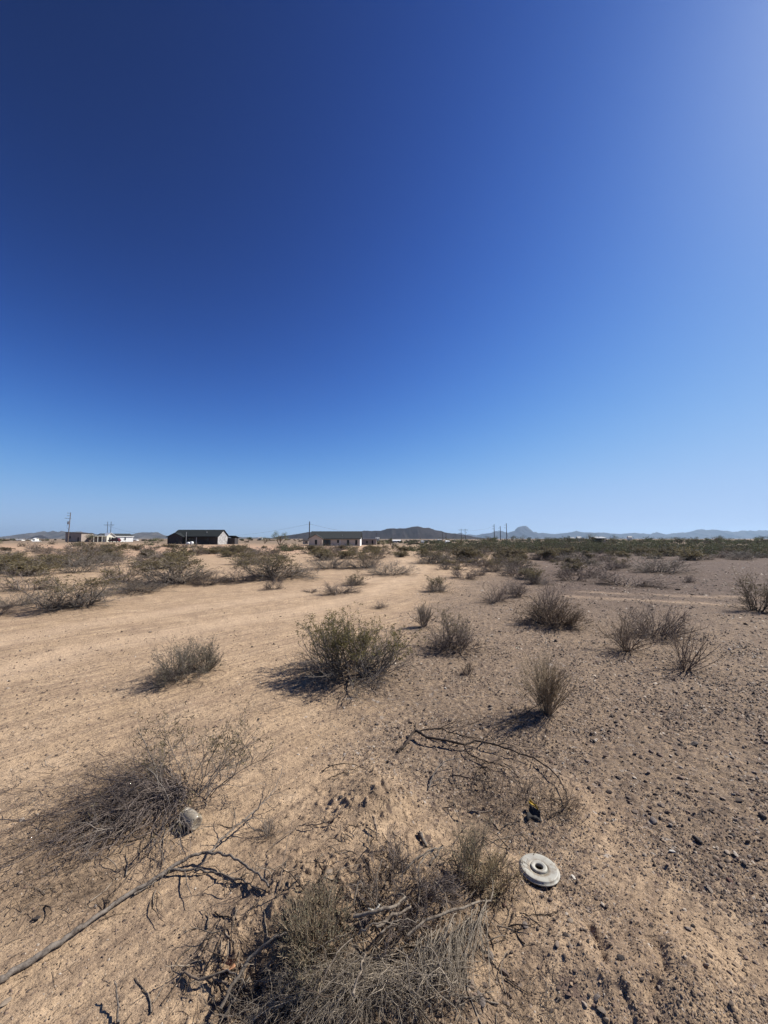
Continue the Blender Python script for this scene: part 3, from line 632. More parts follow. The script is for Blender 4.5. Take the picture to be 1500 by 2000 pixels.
    for k in range(115):
        a = tips[k % len(tips)]; f = rng.uniform(.55, 1.05); u0, v0 = 352 + rng.normal(0, 14), 1552 + rng.normal(0, 10)
        u1, v1 = u0 + (a[0] - u0) * f + rng.normal(0, 34), v0 + (a[1] - v0) * f + rng.normal(0, 22)
        z = rng.uniform(.01, .085); bow = rng.normal(0, 12)
        lines.append(([(u0, v0, .02), (u0 + (u1 - u0) * .35, v0 + (v1 - v0) * .3 + bow - 10, z), (u0 + (u1 - u0) * .7, v0 + (v1 - v0) * .7 + bow, z * .6), (u1, v1, .005)]))
    pts = hug(px_fan(lines, 9, rng, .015)); rad = rng.uniform(.0013, .0038, len(pts))[:, None] * np.linspace(1, .4, 9)
    s2 = offshoots(rng, pts, rad, 800, .2, 1., .8, .32, 6, .3, (0, 0, -.05), rmin=.0011); s2 = (hug(s2[0]), s2[1])
    s3 = offshoots(rng, *s2, 1200, .2, 1., .8, .5, 5, .35, (0, 0, -.04), rmin=.0009); s3 = (hug(s3[0]), s3[1])
    V, Q = tube_geo([(pts, rad), s2, s3]); o = tag(link('fallen_stems', mesh_np('fallen_stems', V - np.array(base), [Q], mats=[MAT['purple']]), t), kind='stuff')
    LV, LQ = leaf_geo(rng, along(rng, s3, 500, .2, 1, .01), .011); link('dry_leaves', mesh_np('dry_leaves', LV - np.array(base), [LQ], mats=[MAT['dry']]), t)
    for (u, v, r, s_) in ((220, 1590, .36, 1.), (120, 1640, .3, .9), (330, 1560, .22, .9), (40, 1690, .25, .6), (230, 1500, .3, .6), (120, 1742, .13, 1.), (75, 1752, .1, .9), (175, 1735, .11, 1.), (200, 1745, .09, .8), (400, 1500, .25, .3)):
        q = P(u, v); LITTER.append((q.x, q.y, r, s_))
    # bottom: uprooted dead broom, fine grey twigs hanging from gnarled roots
    rng = np.random.default_rng(78); base = P(800, 1880)
    t = thing('dead_shrub', base, 'large uprooted dead broom with pale gnarled roots and hanging grey twigs', 'shrub')
    tips = [(430, 2010), (480, 2040), (540, 2050), (600, 2060), (660, 2060), (720, 2070), (780, 2060), (840, 2040), (470, 1985), (560, 2000), (620, 2010), (700, 2020), (760, 2020), (820, 2010), (880, 1985), (520, 1960), (930, 1960)]
    lines = []
    for k in range(170):
        a = tips[k % len(tips)]; f = rng.uniform(.45, 1.08); u0, v0 = 750 + rng.normal(0, 75), 1905 + rng.normal(0, 22)
        u1, v1 = u0 + (a[0] - u0) * f + rng.normal(0, 26), v0 + (a[1] - v0) * f + rng.normal(0, 18)
        z = rng.uniform(.01, .075)
        lines.append(([(u0, v0, .03), (u0 + (u1 - u0) * .33, v0 + (v1 - v0) * .25, z), (u0 + (u1 - u0) * .68, v0 + (v1 - v0) * .58, z * .8), (u1, v1, rng.uniform(.0, .04))]))
    pts = hug(px_fan(lines, 9, rng, .009)); rad = rng.uniform(.0007, .0017, len(pts))[:, None] * np.linspace(1, .4, 9)
    s2 = offshoots(rng, pts, rad, 1200, .2, 1., .6, .24, 6, .24, (0, 0, -.04), rmin=.0006); s2 = (hug(s2[0]), s2[1])
    s3 = offshoots(rng, *s2, 2600, .2, 1., .7, .5, 5, .3, (0, 0, -.03), rmin=.0005); s3 = (hug(s3[0]), s3[1])
    V, Q = tube_geo([(pts, rad), s2, s3]); link('hanging_twigs', mesh_np('hanging_twigs', V - np.array(base), [Q], mats=[MAT['broom']]), t)
    # right hand fan of twigs and the root they hang from
    lines = []
    for k in range(90):
        u0 = rng.uniform(815, 960); v0 = np.interp(u0, [815, 900, 960], [1872, 1828, 1790]) + rng.normal(0, 4)
        u1 = u0 - rng.uniform(-20, 75); v1 = v0 + rng.uniform(50, 130); z = rng.uniform(.03, .09)
        lines.append(([(u0, v0, z), (u0 + (u1 - u0) * .3, v0 + (v1 - v0) * .35, z), (u1, v1, .01)]))
    pts = hug(px_fan(lines, 7, rng, .003)); rad = rng.uniform(.0009, .002, len(pts))[:, None] * np.linspace(1, .4, 7)
    s2 = offshoots(rng, pts, rad, 500, .2, 1., .35, .4, 5, .16, (0, 0, -.03), rmin=.0007); s2 = (hug(s2[0]), s2[1])
    V, Q = tube_geo([(pts, rad), s2]); link('hanging_twigs', mesh_np('hanging_twigs_right', V - np.array(base), [Q], mats=[MAT['broom']]), t)
    roots = [([(690, 1838, .09), (740, 1848, .13), (775, 1842, .14), (790, 1822, .14), (778, 1812, .13)], .012), ([(735, 1865, .10), (770, 1853, .12), (800, 1842, .13), (795, 1828, .12)], .011),
             ([(795, 1872, .08), (850, 1842, .1), (910, 1822, .1), (950, 1797, .08), (964, 1785, .07), (960, 1738, .06)], .009), ([(700, 1880, .1), (740, 1872, .13), (800, 1866, .1)], .006),
             ([(812, 1815, .02), (818, 1790, .09), (822, 1748, .14), (850, 1722, .15)], .009), ([(780, 1760, .1), (820, 1735, .14), (865, 1718, .15)], .008), ([(840, 1745, .12), (866, 1720, .16)], .010),
             ([(690, 1790, .04), (700, 1770, .1), (720, 1788, .08), (745, 1790, .04)], .005), ([(735, 1795, .02), (735, 1760, .09), (748, 1725, .1)], .006),
             ([(430, 2000, .05), (480, 1940, .1), (530, 1900, .12), (560, 1880, .1)], .011), ([(390, 1925, .02), (440, 1932, .06), (465, 1950, .07), (480, 1960, .05)], .007),
             ([(690, 2020, .12), (705, 1975, .14), (712, 1945, .14)], .008), ([(850, 1770, .1), (870, 1800, .1), (872, 1830, .07)], .005), ([(740, 1905, .14), (780, 1880, .15), (820, 1872, .13)], .005), ([(620, 1985, .06), (650, 1930, .1), (690, 1895, .11)], .005), ([(560, 1960, .05), (610, 1912, .09), (680, 1878, .1)], .0045), ([(800, 1985, .08), (795, 1940, .11), (780, 1900, .1)], .004), ([(880, 1960, .04), (850, 1910, .08), (815, 1885, .08)], .004), ([(590, 2030, .05), (640, 1980, .09), (720, 1915, .1)], .004)]
    for pl, r in roots:
        q = px_line(pl, 14, rng, .003); rr = .6 * r * np.linspace(1, .5, 14) * rng.uniform(.85, 1.15, 14)
        V, Q = tube_geo([(q[None], rr[None])], (8,)); link('root', mesh_np('root', V - np.array(base), [Q], smooth=True, mats=[MAT['root']]), t)
    for (u, v, r, s_) in ((700, 1900, .26, .8), (800, 1830, .24, .9), (900, 1780, .18, .7), (480, 1930, .16, .8), (560, 1780, .2, .35), (600, 2020, .25, .8), (850, 1960, .16, .9), (930, 1740, .12, .9), (740, 1560, .2, .5)):
        q = P(u, v); LITTER.append((q.x, q.y, r, s_))

MID = [  # kind, u, v of the near foot, width and height in pixels, label
 ('creosote', 150, 1187, 125, 72, 'half dead creosote with pale fallen stems across the bare sand at left'),
 ('dead', 55, 1154, 80, 40, 'dark drooping shrub left of and behind the half dead creosote'),
 ('bursage', 30, 1186, 62, 32, 'low pale grey bush by the left edge before the dark drooping shrub'),
 ('dead', -4, 1203, 44, 30, 'dark low shrub cut by the left picture edge'),
 ('bursage', 268, 1159, 92, 34, 'low spreading grey bush on the sand edge right of the half dead creosote'),
 ('dead', 238, 1139, 78, 46, 'bare shrub with pale spread stems behind the low spreading grey bush'),
 ('bursage', 154, 1119, 56, 30, 'round grey bush with a dark shaded foot at left'),
 ('bursage', 45, 1122, 52, 28, 'grey bush in front of the olive creosote by the left edge'),
 ('creosote', 98, 1109, 72, 32, 'wide olive and grey bush on the pinkish sand at left'),
 ('creosote', 38, 1106, 62, 32, 'olive creosote nearest the left edge on the pinkish sand'),
 ('creosote', 130, 1098, 20, 13, 'small round olive bush on pinkish sand'),
 ('creosote', 190, 1096, 62, 24, 'dark olive creosote in the scrub behind the round grey bush'),
 ('bursage', 212, 1099, 46, 18, 'low grey bush touching the dark olive creosote'),
 ('dead', 305, 1102, 52, 22, 'brown grey shrub left of the tall creosote'),
 ('creosote', 352, 1139, 122, 68, 'tall creosote with olive top and dark grey foot below the dark house'),
 ('dead', 403, 1144, 44, 28, 'dark dead shrub on the right foot of the tall creosote'),
 ('dead', 466, 1138, 60, 28, 'low dark grey shrub between the two tall creosotes'),
 ('creosote', 552, 1130, 124, 58, 'broadest dark creosote clump, left of the pale house'),
 ('creosote', 486, 1104, 56, 32, 'olive bush behind the low dark grey shrub'),
 ('dead', 535, 1152, 30, 25, 'small bare shrub with V shaped stems, alone on the sand'),
 ('bursage', 640, 1112, 68, 30, 'pale grey bush below the pale house'),
 ('creosote', 705, 1110, 62, 42, 'upright olive bush below the right end of the pale house'),
 ('bursage', 762, 1124, 74, 28, 'low grey bush on the far left side of the track'),
 ('creosote', 690, 1143, 44, 27, 'olive leaved bush right behind a purple dead shrub'),
 ('dead', 663, 1161, 56, 30, 'purple grey dead shrub in front of the olive leaved bush'),
 ('dead', 607, 1158, 22, 10, 'tiny grey shrub left of the purple dead shrub'),
 ('dead', 745, 1188, 26, 16, 'small bare upright twig behind the large green creosote'),
 ('creosote', 840, 1102, 78, 32, 'dark bush at the bend of the track'),
 ('creosote', 857, 1157, 42, 36, 'round brown green bush standing alone right of the track'),
 ('dead', 905, 1131, 44, 28, 'brown shrub in a pair beyond the round brown green bush'),
 ('dead', 932, 1124, 34, 20, 'lower dark shrub of the pair beyond the round brown green bush'),
 ('creosote', 960, 1117, 34, 30, 'narrow footed olive bush right of the brown shrub pair'),
 ('bursage', 925, 1101, 34, 14, 'small pale grey bush right of the bend in the track'),
 ('bursage', 900, 1100, 30, 15, 'small grey bush next to the bend of the track'),
 ('dead', 968, 1178, 52, 36, 'twiggy dead shrub with dark stubs at its foot'),
 ('dead', 1008, 1165, 62, 42, 'twiggy dead shrub touching the one with dark stubs on its right'),
 ('creosote', 1055, 1142, 42, 36, 'brown bush behind the mounded brown bush, with an airy crown'),
 ('bursage', 1008, 1120, 50, 22, 'grey brown bush on the edge of the dark stony flat'),
 ('dead', 1225, 1146, 96, 34, 'flat dark dead shrub spread over the dark stony flat'),
 ('bursage', 1288, 1119, 84, 34, 'grey bristly bush on the far part of the dark stony flat'),
 ('dead', 1345, 1138, 24, 18, 'small dark shrub alone on the stony flat right of the flat dead shrub'),
 ('creosote', 1216, 1110, 30, 22, 'small olive bush left of the grey bristly bush'),
 ('dead', 1412, 1090, 36, 15, 'dark low shrub on the far edge of the stony flat'),
 ('bursage', 1446, 1094, 40, 16, 'grey low bush on the far edge of the stony flat near the right edge'),
 ('creosote', 1345, 1090, 22, 18, 'upright olive bush at the far edge of the stony flat'),
 ('dead', 1455, 1240, 60, 40, None),
]
def mid_plants():
    for kind, u, v, wp, hp, lab in MID:
        if lab is None: continue
        plant_px(kind, u, v, wp, hp, lab, litter=.85)
REGIONS = [(170, 'left of the white house'), (330, 'below the white house'), (450, 'below the dark house'), (605, 'between the two dark roofed houses'), (705, 'below the pale house'), (800, 'below the grey shed'), (950, 'below the dark hill'),
           (1060, 'below the flat topped mountain'), (1250, 'below the white roofed shed'), (9999, 'toward the right edge')]
def belt_plants():
    """the scrub farther off: up to 230 separate bushes, then one mass"""
    rng = random.Random(5); spots = []
    belts = [('olive and grey creosote scrub in front of the dark roofed houses', -75, 0, 17, 100, 150, ('creosote_far', 'creosote_far', 'bursage_far', 'dead_far')),
             ('dense olive brown creosote scrub right of the track', 0, 75, 25, 75, 110, ('creosote_far', 'creosote_far', 'creosote_far', 'bursage_far', 'dead_far')),
             ('low brown scrub between the track and the stony flat', 1.5, 24, 15, 34, 42, ('creosote_far', 'dead_far', 'bursage_far', 'dead_far')),
             ('greener scrub along the foot of the far skyline at right', 12, 110, 75, 125, 35, ('green_far', 'green_far', 'creosote_far'))]
    for lab, x0, x1, y0, y1, n, kinds in belts:
        got = 0; tries = 0
        while got < n and tries < 6000:
            tries += 1; y = y0 * (y1 / y0) ** rng.random(); x = rng.uniform(x0, x1)
            u = 750 + FPX * x / y
            if u < -25 or u > 1525: continue
            if lab.startswith('olive'):
                if u < 420 and 60 < y < 95 and rng.random() < .5: continue
                if y < 27 and (u > 430 or -x * .75 > y * 1.2): continue
            if lab.startswith('low') and not (860 < u < 1190 and (y > 20 or u > 1000)): continue
            if lab.startswith('dense'):
                if y < 33 and u > 1100: continue
                if y < 30 and u > 1000: continue
            if abs(u - 800) < 30 and y < 36: continue
            s = rng.uniform(.7, 1.7) if lab.startswith('low') else rng.uniform(1.2, 3.1) if 'greener' not in lab else rng.uniform(2.4, 4.2)
            if any((x - a) ** 2 + (y - b) ** 2 < (.36 * (s + c)) ** 2 for a, b, c in spots): continue
            if float(np.min(seg_dist(np.array([x]), np.array([y]), TRACKS[0]))) < 1.2 + s * .4: continue
            spots.append((x, y, s)); got += 1
            h = s * rng.uniform(.36, .56)
            kd = rng.choice(kinds)
            if kd.startswith('bursage'): h *= .8
            what = {'creosote_far': 'olive topped creosote bush', 'bursage_far': 'pale grey rounded bush', 'dead_far': 'bare brown grey dead shrub', 'green_far': 'greener leafy bush'}[kd]
            where = next(r_ for lim, r_ in REGIONS if u < lim); near_ = 'in the near scrub' if y < 42 else 'in the middle scrub' if y < 66 else 'in the far scrub'
            lb = '%s %s %s' % (what, near_, where)
            plant(kd, G(x, y, -.02), s, h, lb, lb, litter=.6, rng=rng)
def scrub_mass():
    """far scrub that reads as one mass"""
    rng = np.random.default_rng(8); V = []; Q = []; mi = []; b = 0
    # centres: farther than the separate bushes, thicker to the right
    cs = []
    while len(cs) < 1700:
        y = 55 * (520 / 55) ** rng.random() if rng.random() < .8 else rng.uniform(40, 95); u = rng.uniform(-60, 1560); x = (u - 750) / FPX * y
        dens = .28 if u < 560 else .45 if u < 800 else 1.
        if u < 560 and y < 190: dens *= .35
        if float(fbm(np.array([x * .02]), np.array([y * .02]), 77, 3)[0]) < -.12 and rng.random() < .85: continue
        if y < 60 and not (820 < u < 1500): continue
        if rng.random() > dens: continue
        if 120 < y < 190 and -130 < x < -5: continue
        if 1120 < u < 1210 and 112 < y < 150: continue
        if y < 95 and u > 1100 and rng.random() < .3: continue
        cs.append((x, y, 1. if u > 860 else .8))
    cs = np.array(cs); h = H(cs[:, 0], cs[:, 1], False)
    for m in range(2):
        sel = cs[m::2]; hh = h[m::2]; K = 180
        w = rng.uniform(1.6, 3.8, len(sel)) * sel[:, 2]; t = w * rng.uniform(.36, .6, len(sel)) * (1.1 if m else .85)
        p = rng.normal(0, 1, (len(sel), K, 3)); p = p / np.linalg.norm(p, axis=-1, keepdims=True) * rng.uniform(.2, 1, (len(sel), K, 1)) ** .5
        p[..., 2] = np.abs(p[..., 2]); lump = 1 + .35 * np.sin(np.arctan2(p[..., 1], p[..., 0]) * 3 + rng.uniform(0, 6, (len(sel), 1))); p = p * np.stack([lump, lump, lump], -1) * np.stack([w * .5, w * .5, t], -1)[:, None] + np.stack([sel[:, 0], sel[:, 1], hh], -1)[:, None]
        sz = np.repeat(.13 * np.clip(sel[:, 1] / 70, .8, 4) ** .75, K); lv, lq = leaf_geo(rng, p.reshape(-1, 3), sz * 1.3, .7)
        V.append(lv); Q.append(lq + b); mi.append(m); b += len(lv)
    o = link('far_scrub', mesh_np('far_scrub', np.concatenate(V), Q, mats=[MAT['far_olive'], MAT['far_green']], midx=mi)); tag(o, 'far mass of desert scrub', None, None, 'stuff')
def tree(u, D, hm, wm, kind, label, group=None, seed=0, crowns=None):
    """trunk with limbs and a crown of leaf clumps"""
    rng = np.random.default_rng(seed); x = (u - 750) / FPX * D; base = Vector((x, D, float(H(x, D, False)) - .05))
    t = thing('desert_tree', base, label, 'tree', group)
    crowns = crowns or [(0, .62, 1., .8)]
    org = np.zeros((5, 3)); d = np.stack([rng.normal(0, .45, 5), rng.normal(0, .45, 5), np.ones(5)], -1)
    s1 = sprout(rng, org, d, np.full(5, hm * .75), np.full(5, .035 * hm), 6, .18, (0, 0, .05), .3)
    s2 = offshoots(rng, *s1, 30, .3, 1, .7, .5, 4, .2, rmin=.02); s3 = offshoots(rng, *s2, 60, .3, 1, .7, .5, 3, .2, rmin=.012)
    V, Q = tube_geo([s1, s2, s3]); link('trunk', mesh_np('trunk', V, [Q], mats=[MAT['brown']]), t)
    P_ = []
    for cx, cz, cw, ch in crowns:
        nb = 16; c = rng.normal(0, 1, (nb, 3)); c = c / np.linalg.norm(c, axis=1, keepdims=True) * rng.uniform(.3, .95, (nb, 1)); c = c * [wm * .5 * cw, wm * .4 * cw, hm * .42 * ch] + [cx * wm, 0, cz * hm]
        p = c[rng.integers(0, nb, 1500)] + rng.normal(0, 1, (1500, 3)) * [wm * .09 * cw, wm * .09 * cw, hm * .075]
        P_.append(p)
    p = np.concatenate(P_); p = p[p[:, 2] > hm * .1]
    LV, LQ = leaf_geo(rng, p, max(.13, D * .0008), .6); link('crown', mesh_np('crown', LV, [LQ], mats=[MAT[kind]]), t)
    return t
def trees():
    MAT['far_olive'] = leafmat('scrub_olive', (.055, .046, .032), (.135, .114, .08), .25)
    MAT['far_green'] = leafmat('scrub_green', (.06, .07, .036), (.15, .16, .085), .3)
    MAT['tree_dark'] = leafmat('tree_dark', (.042, .052, .026), (.105, .12, .06), .25)
    MAT['tree_pale'] = leafmat('tree_pale', (.09, .105, .045), (.17, .185, .085), .35)
    tree(547, 133, 4.6, 6.6, 'tree_pale', 'pale green open crowned tree of two lobes left of the pale house', seed=1, crowns=[(-.27, .72, .5, .8), (.22, .68, .55, .85)])
    tree(178, 150, 3.3, 4.4, 'tree_pale', 'small bare branched tree on the sand in front of the grey brown barn', seed=2, crowns=[(0, .75, .8, .6)])
    tree(310, 146, 2.9, 6.5, 'tree_pale', 'low wide pale green tree left of the dark house', seed=3, crowns=[(0, .5, 1, 1)])
    tree(748, 150, 2.8, 5.5, 'tree_pale', 'low bushy green tree right of the pale house', seed=4, crowns=[(0, .5, 1, 1)])
    tree(763, 148, 3.1, 1.6, 'tree_dark', 'narrow dark upright tree right of the low bushy green tree', seed=5)
    tree(486, 250, 3.2, 5, 'tree_dark', 'dark small tree on the skyline between the two dark roofed houses', seed=6)
    tree(518, 170, 3.2, 5.5, 'tree_dark', 'dark bush like tree just left of the two lobed pale tree', seed=16)
    tree(901, 150, 3.6, 6.4, 'tree_pale', 'bright green palo verde below the H shaped power pole', seed=7, crowns=[(0, .5, 1, 1)])
    tree(1155, 170, 5.6, 8.5, 'tree_pale', 'pale feathery tree left of the white roofed shed', seed=8)
    tree(1152, 150, 3.4, 6, 'tree_dark', 'dark round tree in front of the pale feathery tree', seed=9, crowns=[(0, .5, 1, 1)])
    tree(1072, 118, 2.6, 6, 'tree_pale', 'bright green bush like tree on the open scrub right of the tall poles', seed=10, crowns=[(0, .5, 1, 1)])
    tree(1250, 130, 3.4, 15, 'far_green', 'broad green tree clump right of the white roofed shed', seed=11, crowns=[(-.25, .5, .6, .9), (.2, .45, .7, 1)])
    tree(1290, 135, 3.2, 9, 'far_green', 'green tree joined to the right end of the broad green clump', seed=12, crowns=[(0, .5, 1, 1)])
    rng = random.Random(4)
    for k in range(44):
        u = rng.uniform(930, 1540); D = rng.uniform(150, 330)
        if 1150 < u < 1190 and D < 230: continue
        tree(u, D, rng.uniform(3.0, 5.0) * (D / 230) ** .35, rng.uniform(4, 9), rng.choice(['tree_dark', 'tree_dark', 'far_green']), 'dark green tree in the ragged line along the right skyline', 'trees along the right skyline', seed=40 + k, crowns=[(0, .55, 1, 1)])
# ------------------------------------------------------------------ houses and other far things
def X(u, D): return (u - 750) / FPX * D
def Zv(v, D): return EYE + (1052 - v) / FPX * D
def window(parent, x0, x1, y, z0, z1, fr, gl, mull=True):
    """frame round a recessed pane, facing the camera"""
    t = .09; f = MB()
    f.box(x0, x1, y - .06, y + .03, z1 - t, z1).box(x0, x1, y - .08, y + .03, z0, z0 + t).box(x0, x0 + t, y - .06, y + .03, z0 + t, z1 - t).box(x1 - t, x1, y - .06, y + .03, z0 + t, z1 - t)
    if mull: zm = (z0 + z1) / 2; f.box(x0 + t, x1 - t, y - .05, y + .03, zm - .04, zm + .04)
    w_ = f.build('window', fr, parent); MB().box(x0 + t, x1 - t, y - .025, y - .005, z0 + t, z1 - t).build('pane', gl, w_); return w_
def gable_roof(parent, x0, x1, y0, y1, ze, zr, over, th, m, name='roof', axis='x'):
    """two sloping slabs meeting at a ridge"""
    a0, a1 = (y0, y1) if axis == 'x' else (x0, x1); mid = (a0 + a1) / 2; s = (zr - ze) / (mid - a0)
    prof = [(a0 - over, ze - s * over), (mid, zr), (a1 + over, ze - s * over), (a1 + over, ze - s * over + th), (mid, zr + th), (a0 - over, ze - s * over + th)]
    b = MB()
    if axis == 'x': b.prism(prof, 'x', x0 - over, x1 + over)
    else: b.prism(prof, 'y', y0 - over, y1)
    return b.build(name, m, parent)
def gable_body(parent, x0, x1, y0, y1, zb, ze, zr, m, axis='x', name='wall'):
    a0, a1 = (y0, y1) if axis == 'x' else (x0, x1); prof = [(a0, zb), (a1, zb), (a1, ze - .02), ((a0 + a1) / 2, zr - .02), (a0, ze - .02)]
    b = MB()
    if axis == 'x': b.prism(prof, 'x', x0, x1)
    else: b.prism(prof, 'y', y0, y1)
    return b.build(name, m, parent)
def local(t, o): o.parent = t
def buildings():
    roof = plain('roof_shingle', (0.0187, 0.0223, 0.0223), .9, .3, 3., bump=.02); dark = plain('siding_dark', (0.0504, 0.0446, 0.0446), .85, .2, 2.); beige = plain('stucco_beige', (.50, .43, .345), .9, .1, 1.)
    white = plain('white_paint', (.74, .74, .72), .7, .06, 1.); glass = plain('window_glass', (0.0144, 0.0158, 0.0202), .12, .2, 2., spec=.5); trim = plain('trim_dark', (0.0216, 0.0194, 0.0194), .8, .2)
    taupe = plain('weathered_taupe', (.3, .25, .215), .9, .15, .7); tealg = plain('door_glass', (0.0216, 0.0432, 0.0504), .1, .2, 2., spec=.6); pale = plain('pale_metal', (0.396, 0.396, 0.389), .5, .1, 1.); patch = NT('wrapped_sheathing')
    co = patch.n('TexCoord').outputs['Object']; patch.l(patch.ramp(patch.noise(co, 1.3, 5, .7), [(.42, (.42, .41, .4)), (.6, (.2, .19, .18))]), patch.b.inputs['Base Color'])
    cream = plain('cream_paint', (.78, .75, .62), .7, .08, 1.); greenroof = plain('roof_green', (.04, .043, .042), .85, .2, 2.)
    D = 137.
    # dark house at left
    x0, x1, zb = X(333, D), X(426, D), -.55; xw = X(362, D)
    t = thing('house', (0, 0, 0), 'dark grey house with black gable roof and a pale lit gable end', 'house')
    gable_body(t, X(345, D) - 2.0, x1, D, D + 9, zb, 2.5, 4.75, dark)
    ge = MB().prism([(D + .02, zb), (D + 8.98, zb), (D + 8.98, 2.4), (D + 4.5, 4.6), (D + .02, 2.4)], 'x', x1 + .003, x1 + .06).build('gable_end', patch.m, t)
    gable_roof(t, X(345, D) - 1.2, x1, D, D + 9, 2.5, 4.75, .45, .16, roof)
    gable_body(t, x0, xw, D - 1.6, D - .003, zb, 2.3, 3.6, dark, 'y', 'gable_wing'); gable_roof(t, x0, xw, D - 1.6, D + 2.6, 2.3, 3.6, .4, .14, roof, 'wing_roof', 'y')
    window(t, X(344, D - 1.6), X(349, D - 1.6), D - 1.6, .55, 2.0, trim, glass)
    window(t, X(371, D), X(375, D), D, .7, 1.9, trim, glass); window(t, X(404, D), X(409, D), D, .7, 1.9, trim, glass); window(t, X(378, D), X(382, D), D, -.3, 1.8, trim, glass, False)
    MB().box(X(362, D) + .1, x1, D - 2.0, D - .46, 2.1, 2.22).build('porch_beam', trim, t)
    for u in (389, 414): MB().box(X(u, D), X(u, D) + .18, D - 1.95, D - 1.77, zb, 2.1).build('porch_post', pale if u == 389 else trim, t)
    MB().box(x1 - .05, x1 + 2.6, D + 8.99, D + 12.5, zb, 1.9).build('rear_wing', dark, t)
    MB().prism([(D + 8.9, 2.6), (D + 13, 1.9), (D + 13, 2.05), (D + 8.9, 2.75)], 'x', x1 - .2, x1 + 3.0).build('rear_roof', roof, t)
    MB().tube((X(399, D), D + 2.2, 3.5), (X(399, D), D + 2.2, 4.15), .12).build('roof_vent', pale, t)
    q = thing('yard_pole', (X(364.5, 132), 132, -.6), 'thin pale bare pole in front of the dark house', 'pole'); MB().tube((0, 0, 0), (0, 0, 4.4), .07, .06).build('shaft', pale, q); MB().tube((0, 0, 4.4), (0, 0, 4.5), .1, .02).build('cap', pale, q)
    q = thing('water_tank', (X(375.5, 131), 131, -.62), 'white upright water tank in front of the dark house', 'tank'); MB().lathe([(0.01, 0), (.55, 0), (.58, .1), (.58, 1.05), (.5, 1.2), (.25, 1.28), (.2, 1.28), (.2, 1.36), (.01, 1.36)], 20).build('shell', white, q, True); MB().tube((.2, -.55, .15), (.2, -.75, .15), .06).build('outlet', trim, q)
    q = thing('water_tank', (X(369, 131.5), 131.5, -.62), 'lower white round drum beside the upright water tank', 'tank'); MB().tube((-.5, 0, .62), (.5, 0, .62), .5, .5, 16).build('shell', white, q, True)
    for s in (-.3, .3): MB().box(s - .06, s + .06, -.4, .4, 0, .3).build('cradle', trim, q)
    # pale house in the middle
    x0, x1, zb = X(605, D), X(703, D), -1.1; xw = X(631, D)
    t = thing('house', (0, 0, 0), 'pale beige house with dark green grey roof beside a tall pole', 'house')
    gable_body(t, x0 + .1, x1, D, D + 9, zb, 1.75, 4.2, beige); gable_roof(t, x0 + .3, x1, D, D + 9, 1.75, 4.2, .45, .15, greenroof)
    MB().prism([(D + .02, zb), (D + 8.98, zb), (D + 8.98, 1.7), (D + 4.5, 4.1), (D + .02, 1.7)], 'x', x1 + .003, x1 + .05).build('gable_end', white, t)
    gable_body(t, x0, xw, D - 1.5, D - .003, zb, 1.7, 3.0, beige, 'y', 'gable_wing'); gable_roof(t, x0, xw, D - 1.5, D + 2.4, 1.7, 3.0, .35, .14, greenroof, 'wing_roof', 'y')
    MB().box(xw + .4, x1 + .44, D - .5, D - .42, 1.42, 1.62).build('fascia', trim, t)
    for u in (619, ): window(t, X(u - 2.2, D), X(u + 2.2, D), D - 1.5, -.45, 1.25, trim, glass)
    window(t, X(658.5, D), X(662.5, D), D, .15, 1.2, trim, glass, False)
    for u in (680, 696): window(t, X(u - 2.2, D), X(u + 2.2, D), D, -.55, 1.2, trim, glass)
    sd = MB().box(X(632.5, D), X(646, D), D - .06, D - .004, -.95, 1.25).build('sliding_door', trim, t)
    for a, b in ((633.2, 637.5), (642.5, 645.5)): MB().box(X(a, D), X(b, D), D - .09, D - .063, -.85, 1.15).build('pane', tealg, sd)
    MB().box(X(638, D), X(642, D), D - .09, D - .063, -.85, 1.15).build('pane', glass, sd)
    for u in (664, 648): MB().box(X(u, D), X(u, D) + (.16 if u == 664 else .1), D - .12, D - .003, zb, 1.6).build('downspout', white if u == 664 else beige, t)
    MB().box(x0, x1, D - .05, D - .003, zb, -.95).build('plinth', trim, t); MB().tube((X(668, D), D + 1.6, 2.2), (X(668, D), D + 1.6, 2.95), .1).build('roof_vent', pale, t)
    # long grey shed with a light roof edge
    t = thing('shed', (0, 0, 0), 'long low grey shed with a pale flat roof edge right of the pale house', 'shed'); D2 = 158.
    MB().box(X(704.5, D2), X(735, D2), D2, D2 + 6, -1., 1.35).build('wall', taupe, t); MB().box(X(703, D2), X(737, D2), D2 - .6, D2 + 6.6, 1.36, 1.62).build('roof', pale, t)
    window(t, X(715, D2), X(719, D2), D2, -.2, .8, trim, glass); MB().box(X(726, D2), X(729, D2), D2 - .05, D2 - .004, -.9, 1.0).build('door', trim, t)
    t = thing('shed', (0, 0, 0), 'small tan shed with brown roof left of the pale house', 'shed'); D2 = 165.
    MB().box(X(592, D2), X(603, D2), D2, D2 + 4, -.95, .8).build('wall', beige, t); gable_roof(t, X(592, D2), X(603, D2), D2, D2 + 4, .8, 1.5, .3, .12, dark); window(t, X(597, D2), X(600, D2), D2, -.2, .5, trim, glass, False)
    # white house
    D3 = 176.; x0, x1, zb = X(177, D3), X(242.5, D3), -.1; t = thing('house', (0, 0, 0), 'low white house with a small gabled porch wing, behind the dark red car', 'house')
    gable_body(t, X(192, D3), x1, D3, D3 + 8, zb, 2.85, 3.9, white); gable_roof(t, X(192, D3), x1, D3, D3 + 8, 2.85, 3.9, .3, .14, greenroof)
    MB().box(X(207, D3) + .35, x1 + .3, D3 - .36, D3 - .31, 2.55, 2.82).build('fascia', white, t)
